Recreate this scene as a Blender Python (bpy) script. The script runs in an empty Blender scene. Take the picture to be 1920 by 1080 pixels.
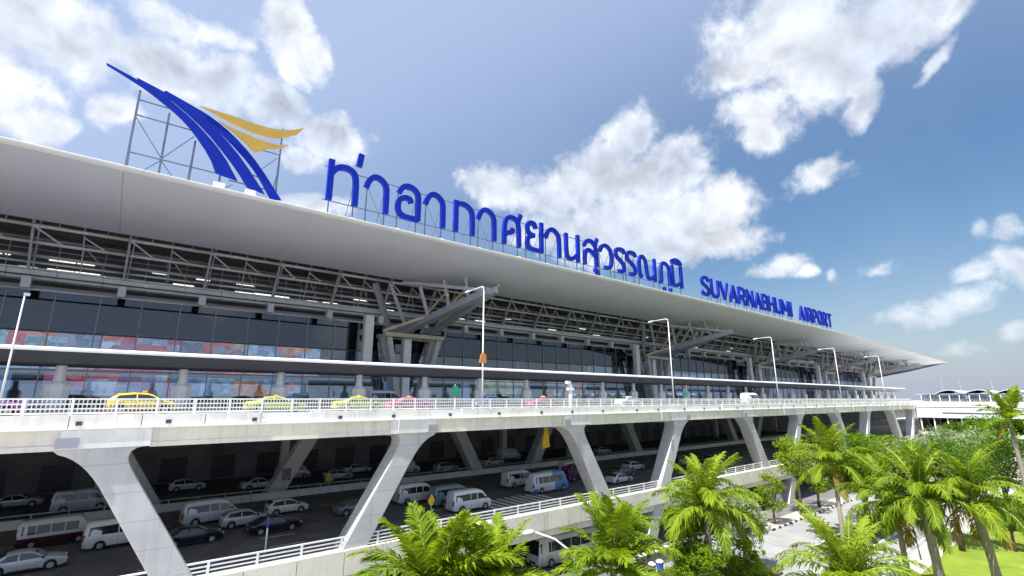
import bpy, bmesh, math, random
from mathutils import Vector, Matrix, noise

random.seed(7)
R = math.radians
COL = bpy.context.scene.collection
SC = bpy.context.scene

# ------------------------------------------------------------------ camera
H = 19.5                                     # eye height above the ground (upper deck level)
cam_data = bpy.data.cameras.new("camera")
cam = bpy.data.objects.new("camera", cam_data)
COL.objects.link(cam)
cam.location = (0, 0, H)
cam.rotation_euler = (R(90 + 13.05), 0, R(-38.88))
cam_data.sensor_width = 36
cam_data.lens = 895.0 / 1920 * 36
cam_data.clip_start = 0.1
cam_data.clip_end = 6000
SC.camera = cam

# ------------------------------------------------------------------ sun and sky
SUN_EL, SUN_ROT = 57.0, 262.0                # degrees; rotation clockwise from +Y
sun_vec = Vector((math.sin(R(SUN_ROT)) * math.cos(R(SUN_EL)), math.cos(R(SUN_ROT)) * math.cos(R(SUN_EL)), math.sin(R(SUN_EL))))
sun_data = bpy.data.lights.new("sun", 'SUN')
sun_data.energy = 4.7
sun_data.angle = R(0.5)
sun_data.color = (1.0, 0.955, 0.88)
sun = bpy.data.objects.new("sun", sun_data)
COL.objects.link(sun)
sun.rotation_euler = sun_vec.to_track_quat('Z', 'Y').to_euler()
sun.location = (-60, -60, 120)

SC.view_settings.view_transform = 'Standard'
SC.view_settings.look = 'None'
SC.view_settings.gamma = 1.0
SC.view_settings.use_curve_mapping = False
SC.view_settings.exposure = 1.15
SC.cycles.max_bounces = 8
SC.cycles.transparent_max_bounces = 16
SC.cycles.use_denoising = True

def build_world():
    w = bpy.data.worlds.new("World"); SC.world = w; w.use_nodes = True
    nt = w.node_tree; N = nt.nodes; L = nt.links
    for n in list(N): N.remove(n)
    out = N.new('ShaderNodeOutputWorld'); bg = N.new('ShaderNodeBackground')
    sky = N.new('ShaderNodeTexSky'); sky.sky_type = 'NISHITA'; sky.sun_disc = False
    sky.sun_elevation = R(SUN_EL); sky.sun_rotation = R(SUN_ROT)
    sky.altitude = 0; sky.air_density = 1.15; sky.dust_density = 2.0; sky.ozone_density = 2.0
    co = N.new('ShaderNodeTexCoord')
    D = co.outputs['Generated']
    def val(x): return x
    def m(op, a, b=None, c=None, clamp=False):
        n = N.new('ShaderNodeMath'); n.operation = op; n.use_clamp = clamp
        for i, x in enumerate((a, b, c)):
            if x is None: continue
            if isinstance(x, (int, float)): n.inputs[i].default_value = x
            else: L.new(x, n.inputs[i])
        return n.outputs[0]
    def vm(op, a, b=None, scale=None):
        n = N.new('ShaderNodeVectorMath'); n.operation = op
        for i, x in enumerate((a, b)):
            if x is None: continue
            if isinstance(x, (tuple, list, Vector)): n.inputs[i].default_value = tuple(x)
            else: L.new(x, n.inputs[i])
        if scale is not None: n.inputs['Scale'].default_value = scale
        return n
    def noi(vec, scale, detail, rough, lac=2.0):
        n = N.new('ShaderNodeTexNoise'); n.noise_dimensions = '3D'
        n.inputs['Scale'].default_value = scale; n.inputs['Detail'].default_value = detail
        n.inputs['Roughness'].default_value = rough; n.inputs['Lacunarity'].default_value = lac
        L.new(vec, n.inputs['Vector']); return n
    # gently warp the direction so the puffs get torn, curling borders
    wn = noi(D, 7.0, 3, 0.55)
    wv = vm('SUBTRACT', wn.outputs['Color'], (0.5, 0.5, 0.5))
    ws = vm('SCALE', wv.outputs[0], scale=0.075)
    DW = vm('ADD', D, ws.outputs[0]).outputs[0]
    # puffs: azimuth, elevation, half width, half height, tilt (all degrees), weight
    PUFFS = CLOUD_PUFFS
    field = None
    for az, el, a, b, tilt, wt in PUFFS:
        c = Vector((math.sin(R(az)) * math.cos(R(el)), math.cos(R(az)) * math.cos(R(el)), math.sin(R(el))))
        t1 = Vector((math.cos(R(az)), -math.sin(R(az)), 0)); t2 = c.cross(t1) * -1
        if t2.z < 0: t2 = -t2
        ct, st = math.cos(R(tilt)), math.sin(R(tilt))
        e1 = (t1 * ct + t2 * st) / math.tan(R(a)); e2 = (-t1 * st + t2 * ct) / math.tan(R(b))
        u = vm('DOT_PRODUCT', DW, e1).outputs['Value']; v = vm('DOT_PRODUCT', DW, e2).outputs['Value']
        cb = N.new('ShaderNodeCombineXYZ'); L.new(u, cb.inputs[0]); L.new(v, cb.inputs[1])
        ln = vm('LENGTH', cb.outputs[0]).outputs['Value']
        f = m('MULTIPLY_ADD', ln, -wt, wt)
        field = f if field is None else m('SMOOTH_MAX', field, f, 0.15)
    field = m('MAXIMUM', field, -1.5)
    # scattered cumulus over the rest of the sky, behind and beside the camera
    far = noi(D, 2.6, 4, 0.5)
    scat = m('MULTIPLY_ADD', far.outputs['Fac'], 6.0, -3.55)
    sepd = N.new('ShaderNodeSeparateXYZ'); L.new(D, sepd.inputs[0])
    # weight of scattered clouds falls away inside the region whose clouds are given one by one
    cdir = Vector((math.sin(R(38.9)) * math.cos(R(14)), math.cos(R(38.9)) * math.cos(R(14)), math.sin(R(14))))
    cd = vm('DOT_PRODUCT', D, cdir).outputs['Value']
    outw = m('SUBTRACT', 0.52, cd); outw = m('MULTIPLY', outw, 6.0, clamp=True)
    scat = m('MULTIPLY_ADD', outw, 1.6, m('SUBTRACT', scat, 1.6))
    field = m('MAXIMUM', field, scat)
    n1 = noi(DW, 16.0, 9, 0.60)
    n2 = noi(D, 45.0, 6, 0.62)
    ns = m('MULTIPLY_ADD', n1.outputs['Fac'], 1.6, -0.66)
    ns2 = m('MULTIPLY_ADD', n2.outputs['Fac'], 0.55, -0.275)
    dens = m('ADD', m('ADD', field, ns), ns2)
    mr = N.new('ShaderNodeMapRange'); mr.interpolation_type = 'SMOOTHSTEP'
    L.new(dens, mr.inputs['Value']); mr.inputs['From Min'].default_value = 0.0; mr.inputs['From Max'].default_value = 0.85
    mask = mr.outputs[0]
    # light: thick parts turned from the sun go grey, relief from a sample shifted toward the sun
    off = vm('ADD', DW, tuple(Vector((-0.022, -0.012, 0.03)))).outputs[0]
    n1s = noi(DW, 13.0, 6, 0.5)
    n1b = noi(off, 13.0, 6, 0.5)
    rel = m('SUBTRACT', n1s.outputs['Fac'], n1b.outputs['Fac'])
    thick = m('MULTIPLY', m('SUBTRACT', m('MULTIPLY_ADD', ns, 0.45, field), 0.12), 1.7, clamp=True)
    big = noi(D, 5.0, 1, 0.4)
    grey = m('MULTIPLY', thick, m('MULTIPLY_ADD', big.outputs['Fac'], 1.5, 0.0, clamp=True))
    br = m('MULTIPLY_ADD', grey, -0.36, 1.05)
    br = m('MULTIPLY_ADD', rel, 0.85, br)
    br = m('MAXIMUM', m('MINIMUM', br, 1.10), 0.42)
    ccol = N.new('ShaderNodeMix'); ccol.data_type = 'RGBA'
    L.new(grey, ccol.inputs['Factor'])
    ccol.inputs['A'].default_value = (1.0, 1.0, 1.0, 1); ccol.inputs['B'].default_value = (0.80, 0.89, 1.06, 1)
    csc = vm('SCALE', ccol.outputs['Result']); L.new(m('MULTIPLY', br, CLOUD_LEVEL), csc.inputs['Scale'])
    # thin white veil toward the horizon
    veil = m('POWER', m('SUBTRACT', 1.0, m('MAXIMUM', sepd.outputs[2], 0.0)), 5.0)
    veil = m('MULTIPLY', veil, 0.70)
    mx0 = N.new('ShaderNodeMix'); mx0.data_type = 'RGBA'; L.new(veil, mx0.inputs['Factor'])
    hs = N.new('ShaderNodeHueSaturation'); hs.inputs['Saturation'].default_value = 1.42; hs.inputs['Value'].default_value = 0.56; L.new(sky.outputs[0], hs.inputs['Color'])
    L.new(hs.outputs[0], mx0.inputs['A']); mx0.inputs['B'].default_value = tuple(5.6 * x for x in (0.44, 0.51, 0.66)) + (1,)
    # broken high haze, unevenly bright
    hz = noi(D, 3.2, 3, 0.5)
    hzf = m('MULTIPLY', m('MULTIPLY_ADD', hz.outputs['Fac'], 1.6, -0.6, clamp=True), 0.13)
    mx1 = N.new('ShaderNodeMix'); mx1.data_type = 'RGBA'; L.new(hzf, mx1.inputs['Factor'])
    L.new(mx0.outputs['Result'], mx1.inputs['A']); mx1.inputs['B'].default_value = tuple(CLOUD_LEVEL * x for x in (0.72, 0.80, 0.92)) + (1,)
    # bright moist air around the sun
    sd = vm('DOT_PRODUCT', D, tuple(sun_vec)).outputs['Value']
    aur = N.new('ShaderNodeMapRange'); aur.interpolation_type = 'SMOOTHSTEP'; L.new(sd, aur.inputs['Value'])
    aur.inputs['From Min'].default_value = -0.36; aur.inputs['From Max'].default_value = 0.42; aur.inputs['To Max'].default_value = 0.80
    mx2 = N.new('ShaderNodeMix'); mx2.data_type = 'RGBA'; L.new(aur.outputs[0], mx2.inputs['Factor'])
    L.new(mx1.outputs['Result'], mx2.inputs['A']); mx2.inputs['B'].default_value = tuple(5.6 * x for x in (0.455, 0.555, 0.78)) + (1,)
    up = m('GREATER_THAN', sepd.outputs[2], -0.02)
    # low clouds melt into the horizon air
    lowf = N.new('ShaderNodeMapRange'); L.new(sepd.outputs[2], lowf.inputs['Value'])
    lowf.inputs['From Min'].default_value = 0.0; lowf.inputs['From Max'].default_value = 0.22
    lowf.inputs['To Min'].default_value = 0.35; lowf.inputs['To Max'].default_value = 1.0
    mix = N.new('ShaderNodeMix'); mix.data_type = 'RGBA'
    L.new(m('MULTIPLY', m('MULTIPLY', mask, up), lowf.outputs[0]), mix.inputs['Factor'])
    L.new(mx2.outputs['Result'], mix.inputs['A']); L.new(csc.outputs[0], mix.inputs['B'])
    L.new(mix.outputs['Result'], bg.inputs['Color'])
    bg.inputs['Strength'].default_value = SKY_STRENGTH
    L.new(bg.outputs[0], out.inputs['Surface'])
    w.cycles.sampling_method = 'MANUAL'; w.cycles.sample_map_resolution = 512

SKY_STRENGTH = 0.10
CLOUD_LEVEL = 5.35
CLOUD_PUFFS = [
    (-10.9, 30.0, 6.67, 3.73, 0, 1),
    (-6.3, 31.3, 2.15, 2.51, 0, 0.9),
    (-11.8, 26.1, 3.62, 1.80, 0, 0.7),
    (-9.6, 23.5, 2.54, 1.78, 0, 1),
    (-11.2, 24.8, 1.52, 1.43, 0, 0.9),
    (-4.2, 25.9, 2.05, 1.73, 20, 0.75),
    (-0.5, 30.8, 5.12, 2.83, 0, 1.05),
    (4.1, 31.4, 3.13, 2.88, 0, 0.9),
    (-2.1, 34.3, 2.97, 1.29, 0, 0.75),
    (3.0, 34.9, 3.05, 1.18, 0, 0.6),
    (9.4, 38.1, 2.62, 2.54, 0, 1),
    (12.4, 35.9, 2.75, 2.35, 0, 1),
    (9.2, 35.6, 2.40, 1.68, -50, 0.8),
    (10.9, 33.8, 1.98, 1.40, 0, 0.8),
    (9.7, 30.1, 3.69, 2.58, 0, 1.1),
    (16.1, 28.7, 4.04, 2.86, 0, 1.1),
    (13.3, 26.2, 2.88, 1.65, 0, 0.8),
    (14.7, 21.1, 3.77, 1.27, 0, 0.7),
    (54.1, 29.8, 3.47, 3.12, 0, 1.1),
    (50.6, 26.4, 6.59, 4.45, 0, 1.2),
    (58.0, 25.6, 5.38, 4.33, 0, 1.2),
    (45.0, 24.0, 6.81, 3.37, 0, 1.1),
    (37.5, 25.0, 4.68, 2.57, 0, 1.0),
    (54.1, 20.0, 12.93, 4.87, 0, 1.5),
    (63.8, 20.6, 4.53, 3.72, 0, 1.1),
    (61.2, 17.2, 7.72, 2.66, 0, 1.0),
    (46.9, 19.9, 8.68, 3.12, 0, 1.1),
    (72.6, 36.1, 7.20, 4.79, 0, 1.2),
    (79.3, 33.7, 6.01, 3.70, 0, 1.2),
    (68.3, 33.9, 4.60, 3.44, 0, 1.0),
    (69.4, 29.8, 4.10, 2.81, 0, 1.0),
    (76.0, 31.6, 4.71, 3.73, 20, 1.1),
    (69.6, 27.3, 2.90, 1.83, 0, 0.8),
    (83.0, 32.2, 3.32, 1.69, 25, 0.85),
    (86.6, 32.3, 3.03, 1.11, 30, 0.75),
    (78.0, 28.0, 1.48, 2.92, -30, 0.8),
    (84.0, 28.8, 1.97, 0.69, 40, 0.5),
    (73.4, 22.6, 2.94, 1.77, 10, 0.85),
    (69.2, 13.7, 3.15, 1.45, 5, 0.9),
    (71.6, 12.4, 1.11, 0.98, 20, 0.8),
    (84.6, 13.9, 1.05, 0.91, 15, 0.6),
    (86.7, 13.8, 1.23, 1.05, 15, 0.55),
    (86.5, 10.7, 1.82, 1.98, 15, 0.8),
    (82.2, 8.1, 3.10, 1.31, 12, 0.6),
    (83.5, 10.7, 1.21, 0.74, 12, 0.55),
    (79.0, 7.2, 2.65, 0.98, 0, 0.45),
    (85.7, 5.8, 1.21, 0.79, 0, 0.6),
    (82.0, 4.6, 1.70, 0.74, 0, 0.55),
    (76.9, 12.4, 1.22, 0.71, 0, 0.3),
    (73.5, 11.9, 0.44, 0.43, 0, 0.2),
]
build_world()

# ------------------------------------------------------------------ materials
MATS = {}
def mat(name, color, rough=0.6, metal=0.0, var=0.12, vscale=0.6, bump=0.0, bscale=20.0, streak=0.0, spec=0.5, emis=None, estr=0.0, coat=0.0, joints=0.0):
    if name in MATS: return MATS[name]
    mt = bpy.data.materials.new(name); mt.use_nodes = True
    nt = mt.node_tree; N = nt.nodes; L = nt.links
    b = N['Principled BSDF']
    b.inputs['Roughness'].default_value = rough; b.inputs['Metallic'].default_value = metal
    b.inputs['Specular IOR Level'].default_value = spec
    if coat: b.inputs['Coat Weight'].default_value = coat
    geo = N.new('ShaderNodeNewGeometry')
    def rgbm(fac, a, bb):
        n = N.new('ShaderNodeMix'); n.data_type = 'RGBA'
        L.new(fac, n.inputs['Factor'])
        for k, x in (('A', a), ('B', bb)):
            if isinstance(x, tuple): n.inputs[k].default_value = x
            else: L.new(x, n.inputs[k])
        return n.outputs['Result']
    c = tuple(color) + (1,)
    col = None
    if var > 0:
        n = N.new('ShaderNodeTexNoise'); n.inputs['Scale'].default_value = vscale; n.inputs['Detail'].default_value = 6; n.inputs['Roughness'].default_value = 0.62
        L.new(geo.outputs['Position'], n.inputs['Vector'])
        r = N.new('ShaderNodeMapRange'); L.new(n.outputs['Fac'], r.inputs['Value'])
        r.inputs['From Min'].default_value = 0.3; r.inputs['From Max'].default_value = 0.7
        lo = tuple(max(0, x * (1 - var)) for x in color) + (1,); hi = tuple(min(1, x * (1 + var * 0.7)) for x in color) + (1,)
        col = rgbm(r.outputs[0], lo, hi)
    if streak > 0:
        mp = N.new('ShaderNodeMapping'); mp.inputs['Scale'].default_value = (2.2, 2.2, 0.10)
        L.new(geo.outputs['Position'], mp.inputs['Vector'])
        n = N.new('ShaderNodeTexNoise'); n.inputs['Scale'].default_value = 1.0; n.inputs['Detail'].default_value = 5; n.inputs['Roughness'].default_value = 0.7
        L.new(mp.outputs[0], n.inputs['Vector'])
        r = N.new('ShaderNodeMapRange'); L.new(n.outputs['Fac'], r.inputs['Value'])
        r.inputs['From Min'].default_value = 0.52; r.inputs['From Max'].default_value = 0.78; r.inputs['To Max'].default_value = streak
        col = rgbm(r.outputs[0], col if col else c, tuple(x * 0.45 for x in color) + (1,))
    if joints:
        sp = N.new('ShaderNodeSeparateXYZ'); L.new(geo.outputs['Position'], sp.inputs[0])
        dv = N.new('ShaderNodeMath'); dv.operation = 'DIVIDE'; dv.inputs[1].default_value = joints; L.new(sp.outputs[2], dv.inputs[0])
        fr = N.new('ShaderNodeMath'); fr.operation = 'FRACT'; L.new(dv.outputs[0], fr.inputs[0])
        lt = N.new('ShaderNodeMath'); lt.operation = 'LESS_THAN'; lt.inputs[1].default_value = 0.035; L.new(fr.outputs[0], lt.inputs[0])
        ml = N.new('ShaderNodeMath'); ml.operation = 'MULTIPLY'; ml.inputs[1].default_value = 0.45; L.new(lt.outputs[0], ml.inputs[0])
        col = rgbm(ml.outputs[0], col if col else c, tuple(x * 0.5 for x in color) + (1,))
    if col is not None: L.new(col, b.inputs['Base Color'])
    else: b.inputs['Base Color'].default_value = c
    if bump > 0:
        n = N.new('ShaderNodeTexNoise'); n.inputs['Scale'].default_value = bscale; n.inputs['Detail'].default_value = 4
        L.new(geo.outputs['Position'], n.inputs['Vector'])
        bp = N.new('ShaderNodeBump'); bp.inputs['Strength'].default_value = bump; bp.inputs['Distance'].default_value = 0.03
        L.new(n.outputs['Fac'], bp.inputs['Height']); L.new(bp.outputs[0], b.inputs['Normal'])
    if emis:
        b.inputs['Emission Color'].default_value = tuple(emis) + (1,); b.inputs['Emission Strength'].default_value = estr
    MATS[name] = mt
    return mt

def leaf_mat(name, c1, c2, trans=0.45, scale=0.9):
    mt = bpy.data.materials.new(name); mt.use_nodes = True
    nt = mt.node_tree; N = nt.nodes; L = nt.links
    for n in list(N): N.remove(n)
    out = N.new('ShaderNodeOutputMaterial')
    geo = N.new('ShaderNodeNewGeometry')
    n = N.new('ShaderNodeTexNoise'); n.inputs['Scale'].default_value = scale; n.inputs['Detail'].default_value = 3
    L.new(geo.outputs['Position'], n.inputs['Vector'])
    ad = N.new('ShaderNodeMath'); ad.operation = 'MULTIPLY_ADD'; ad.inputs[1].default_value = 0.40; L.new(geo.outputs['Random Per Island'], ad.inputs[0]); oi_ = N.new('ShaderNodeObjectInfo'); a2 = N.new('ShaderNodeMath'); a2.operation = 'MULTIPLY_ADD'; a2.inputs[1].default_value = 0.42; L.new(oi_.outputs['Random'], a2.inputs[0]); L.new(n.outputs['Fac'], a2.inputs[2]); L.new(a2.outputs[0], ad.inputs[2])
    r = N.new('ShaderNodeMapRange'); L.new(ad.outputs[0], r.inputs['Value']); r.inputs['From Min'].default_value = 0.48; r.inputs['From Max'].default_value = 1.28
    mx = N.new('ShaderNodeMix'); mx.data_type = 'RGBA'; L.new(r.outputs[0], mx.inputs['Factor'])
    mx.inputs['A'].default_value = tuple(c1) + (1,); mx.inputs['B'].default_value = tuple(c2) + (1,)
    p = N.new('ShaderNodeBsdfPrincipled'); p.inputs['Roughness'].default_value = 0.55; p.inputs['Specular IOR Level'].default_value = 0.15
    L.new(mx.outputs['Result'], p.inputs['Base Color'])
    t = N.new('ShaderNodeBsdfTranslucent')
    g = N.new('ShaderNodeVectorMath'); g.operation = 'MULTIPLY'; L.new(mx.outputs['Result'], g.inputs[0]); g.inputs[1].default_value = (1.5, 1.35, 0.6)
    L.new(g.outputs[0], t.inputs['Color'])
    ms = N.new('ShaderNodeMixShader'); ms.inputs[0].default_value = trans
    L.new(p.outputs[0], ms.inputs[1]); L.new(t.outputs[0], ms.inputs[2]); L.new(ms.outputs[0], out.inputs['Surface'])
    MATS[name] = mt
    return mt

def glass_mat(name, tint, refl=0.12, fr=0.9):
    mt = bpy.data.materials.new(name); mt.use_nodes = True
    nt = mt.node_tree; N = nt.nodes; L = nt.links
    for n in list(N): N.remove(n)
    out = N.new('ShaderNodeOutputMaterial')
    tr = N.new('ShaderNodeBsdfTransparent'); tr.inputs['Color'].default_value = tuple(tint) + (1,)
    gl = N.new('ShaderNodeBsdfGlossy'); gl.inputs['Roughness'].default_value = 0.03; gl.inputs['Color'].default_value = (0.9, 0.95, 1, 1)
    lw = N.new('ShaderNodeLayerWeight'); lw.inputs['Blend'].default_value = 0.25
    a = N.new('ShaderNodeMath'); a.operation = 'MULTIPLY_ADD'; L.new(lw.outputs['Fresnel'], a.inputs[0]); a.inputs[1].default_value = fr; a.inputs[2].default_value = refl; a.use_clamp = True
    ms = N.new('ShaderNodeMixShader'); L.new(a.outputs[0], ms.inputs[0]); L.new(tr.outputs[0], ms.inputs[1]); L.new(gl.outputs[0], ms.inputs[2])
    L.new(ms.outputs[0], out.inputs['Surface'])
    MATS[name] = mt
    return mt

def print_mat(name, cols, scale, estr=0.0, seed=0.0, stretch=(1, 1, 1)):
    """printed colour patches (advert hoardings, vehicle wraps)"""
    mt = bpy.data.materials.new(name); mt.use_nodes = True
    nt = mt.node_tree; N = nt.nodes; L = nt.links; b = N['Principled BSDF']
    tc = N.new('ShaderNodeTexCoord'); mp = N.new('ShaderNodeMapping'); mp.inputs['Location'].default_value = (seed, seed * 1.7, seed * .6); mp.inputs['Scale'].default_value = stretch
    L.new(tc.outputs['Object'], mp.inputs['Vector'])
    wn = N.new('ShaderNodeTexNoise'); wn.inputs['Scale'].default_value = scale * 1.3; wn.inputs['Detail'].default_value = 4; L.new(mp.outputs[0], wn.inputs['Vector'])
    ad = N.new('ShaderNodeMixRGB'); ad.blend_type = 'LINEAR_LIGHT'; ad.inputs[0].default_value = 0.22; L.new(mp.outputs[0], ad.inputs[1]); L.new(wn.outputs['Color'], ad.inputs[2])
    vo = N.new('ShaderNodeTexVoronoi'); vo.distance = 'CHEBYCHEV'; vo.inputs['Scale'].default_value = scale; L.new(ad.outputs[0], vo.inputs['Vector'])
    sp = N.new('ShaderNodeSeparateColor'); L.new(vo.outputs['Color'], sp.inputs[0])
    rp = N.new('ShaderNodeValToRGB'); rp.color_ramp.interpolation = 'CONSTANT'
    el = rp.color_ramp.elements
    for i, c in enumerate(cols):
        e = el[i] if i < 2 else el.new(i / len(cols))
        e.position = i / len(cols); e.color = tuple(c) + (1,)
    L.new(sp.outputs[0], rp.inputs[0])
    fn = N.new('ShaderNodeTexNoise'); fn.inputs['Scale'].default_value = scale * 5; fn.inputs['Detail'].default_value = 5; L.new(mp.outputs[0], fn.inputs['Vector'])
    mx = N.new('ShaderNodeMixRGB'); mx.blend_type = 'OVERLAY'; mx.inputs[0].default_value = 0.7; L.new(rp.outputs[0], mx.inputs[1]); L.new(fn.outputs['Fac'], mx.inputs[2])
    L.new(mx.outputs[0], b.inputs['Base Color']); b.inputs['Roughness'].default_value = 0.4
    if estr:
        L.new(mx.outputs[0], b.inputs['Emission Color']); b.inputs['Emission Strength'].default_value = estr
    MATS[name] = mt
    return mt

M_conc = mat('pale_concrete', (0.82, 0.80, 0.77), 0.75, var=0.14, vscale=0.5, streak=0.50, bump=0.15, bscale=9)
M_conc2 = mat('cream_concrete', (0.84, 0.79, 0.69), 0.75, var=0.14, vscale=0.35, streak=0.45, bump=0.15, bscale=9)
M_legc = mat('leg_concrete', (0.57, 0.56, 0.57), 0.78, joints=1.9, var=0.13, vscale=0.5, streak=0.42, bump=0.2, bscale=7)
M_white = mat('white_paint', (0.86, 0.86, 0.85), 0.45, var=0.07, vscale=1.5, streak=0.12)
M_soffit = mat('soffit_sheet', (0.66, 0.67, 0.78), 0.55, var=0.05, vscale=0.12, streak=0.0, bump=0.08, bscale=0.5)
M_edge = mat('roof_edge_trim', (0.55, 0.54, 0.52), 0.4, var=0.06)
M_asph = mat('asphalt', (0.145, 0.142, 0.150), 0.85, var=0.35, vscale=0.4, bump=0.3, bscale=40)
M_asph2 = mat('deck_asphalt', (0.10, 0.10, 0.10), 0.85, var=0.25, vscale=0.4, bump=0.3, bscale=40)
M_pave = mat('concrete_road', (0.54, 0.53, 0.52), 0.85, var=0.16, vscale=0.25, bump=0.2, bscale=14)
M_road = mat('grey_concrete_road', (0.27, 0.27, 0.275), 0.85, var=0.18, vscale=0.25, streak=0.0, bump=0.2, bscale=14)
M_path = mat('path_concrete', (0.38, 0.36, 0.33), 0.85, var=0.2, vscale=0.5)
M_line = mat('road_paint', (0.72, 0.72, 0.70), 0.7, var=0.25, vscale=3)
M_steel = mat('grey_painted_steel', (0.34, 0.345, 0.41), 0.45, var=0.10, vscale=0.8)
M_steel2 = mat('pale_painted_steel', (0.53, 0.54, 0.62), 0.42, var=0.08, vscale=0.8)
M_dark = mat('dark_steel', (0.060, 0.063, 0.075), 0.5, var=0.2)
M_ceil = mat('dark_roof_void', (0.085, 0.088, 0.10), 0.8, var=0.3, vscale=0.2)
M_beige = mat('beige_cladding', (0.56, 0.51, 0.40), 0.6, var=0.15)
M_canopy = mat('canopy_slate', (0.13, 0.135, 0.165), 0.5, var=0.1)
M_blue = mat('sign_blue', (0.004, 0.024, 0.37), 0.65, spec=0.15, var=0.10, vscale=0.5)
M_bluest = mat('sign_steel_blue', (0.12, 0.16, 0.26), 0.5, var=0.1)
M_gold = mat('sign_gold', (0.52, 0.33, 0.065), 0.45, var=0.08)
M_lawn = mat('lawn_grass', (0.16, 0.225, 0.012), 0.9, var=0.30, vscale=0.35, bump=0.6, bscale=35)
M_earth = mat('ground_earth', (0.24, 0.225, 0.17), 0.95, var=0.35, vscale=0.05)
M_inner = mat('interior_wall', (0.16, 0.17, 0.19), 0.8, var=0.2, vscale=0.3)
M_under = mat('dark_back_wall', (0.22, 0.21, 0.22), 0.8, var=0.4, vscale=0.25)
M_skyglow = mat('sky_glow_strip', (0.8, 0.8, 0.75), 0.5, var=0, emis=(1.0, 0.98, 0.88), estr=0.62)  # emission imitates daylight through the roof's open gaps
M_litw = mat('lit_window', (0.6, 0.6, 0.5), 0.5, var=0, emis=(1.0, 0.9, 0.68), estr=0.45)
M_glassU = glass_mat('clear_tinted_glass', (0.74, 0.82, 0.88), 0.10, 0.6)
M_glassD = glass_mat('dark_glass', (0.16, 0.21, 0.28), 0.09, 0.40)  # dark tint also stands in for the soffit's reflection in the upper terminal panes
M_glassB = glass_mat('bright_glass', (0.70, 0.82, 0.88), 0.20, 0.7)
M_trunk = mat('palm_trunk', (0.24, 0.215, 0.185), 0.9, var=0.25, vscale=3, bump=0.5, bscale=9)
M_shaft = mat('palm_crownshaft', (0.13, 0.20, 0.035), 0.45, var=0.2, vscale=1.5)
M_bark = mat('tree_bark', (0.12, 0.09, 0.065), 0.9, var=0.3, vscale=4, bump=0.5)
M_frond = leaf_mat('palm_leaf', (0.085, 0.175, 0.008), (0.29, 0.385, 0.022), 0.48)
M_dry = leaf_mat('dry_palm_leaf', (0.16, 0.13, 0.03), (0.34, 0.27, 0.07), 0.40)
M_frond2 = leaf_mat('palm_leaf_dark', (0.055, 0.125, 0.008), (0.23, 0.32, 0.012), 0.43)
M_leaf = leaf_mat('tree_leaf', (0.06, 0.145, 0.009), (0.25, 0.36, 0.014), 0.40)
M_leaf2 = leaf_mat('tree_leaf_dark', (0.03, 0.085, 0.012), (0.13, 0.23, 0.020), 0.34)
M_leaf3 = leaf_mat('grey_leaf', (0.10, 0.16, 0.06), (0.33, 0.40, 0.24), 0.30)
M_rachis = mat('palm_rachis', (0.24, 0.27, 0.06), 0.6, var=0.1)
M_tyre = mat('tyre_rubber', (0.02, 0.02, 0.022), 0.85, var=0)
M_rim = mat('wheel_rim', (0.55, 0.56, 0.58), 0.3, metal=0.7, var=0)
M_carglass = mat('car_glass', (0.02, 0.026, 0.035), 0.06, var=0, spec=0.8)
M_headl = mat('headlight_lens', (0.75, 0.76, 0.78), 0.12, var=0)
M_taill = mat('tail_lens', (0.35, 0.015, 0.02), 0.2, var=0)
M_blackp = mat('black_plastic', (0.025, 0.025, 0.027), 0.5, var=0)

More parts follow.
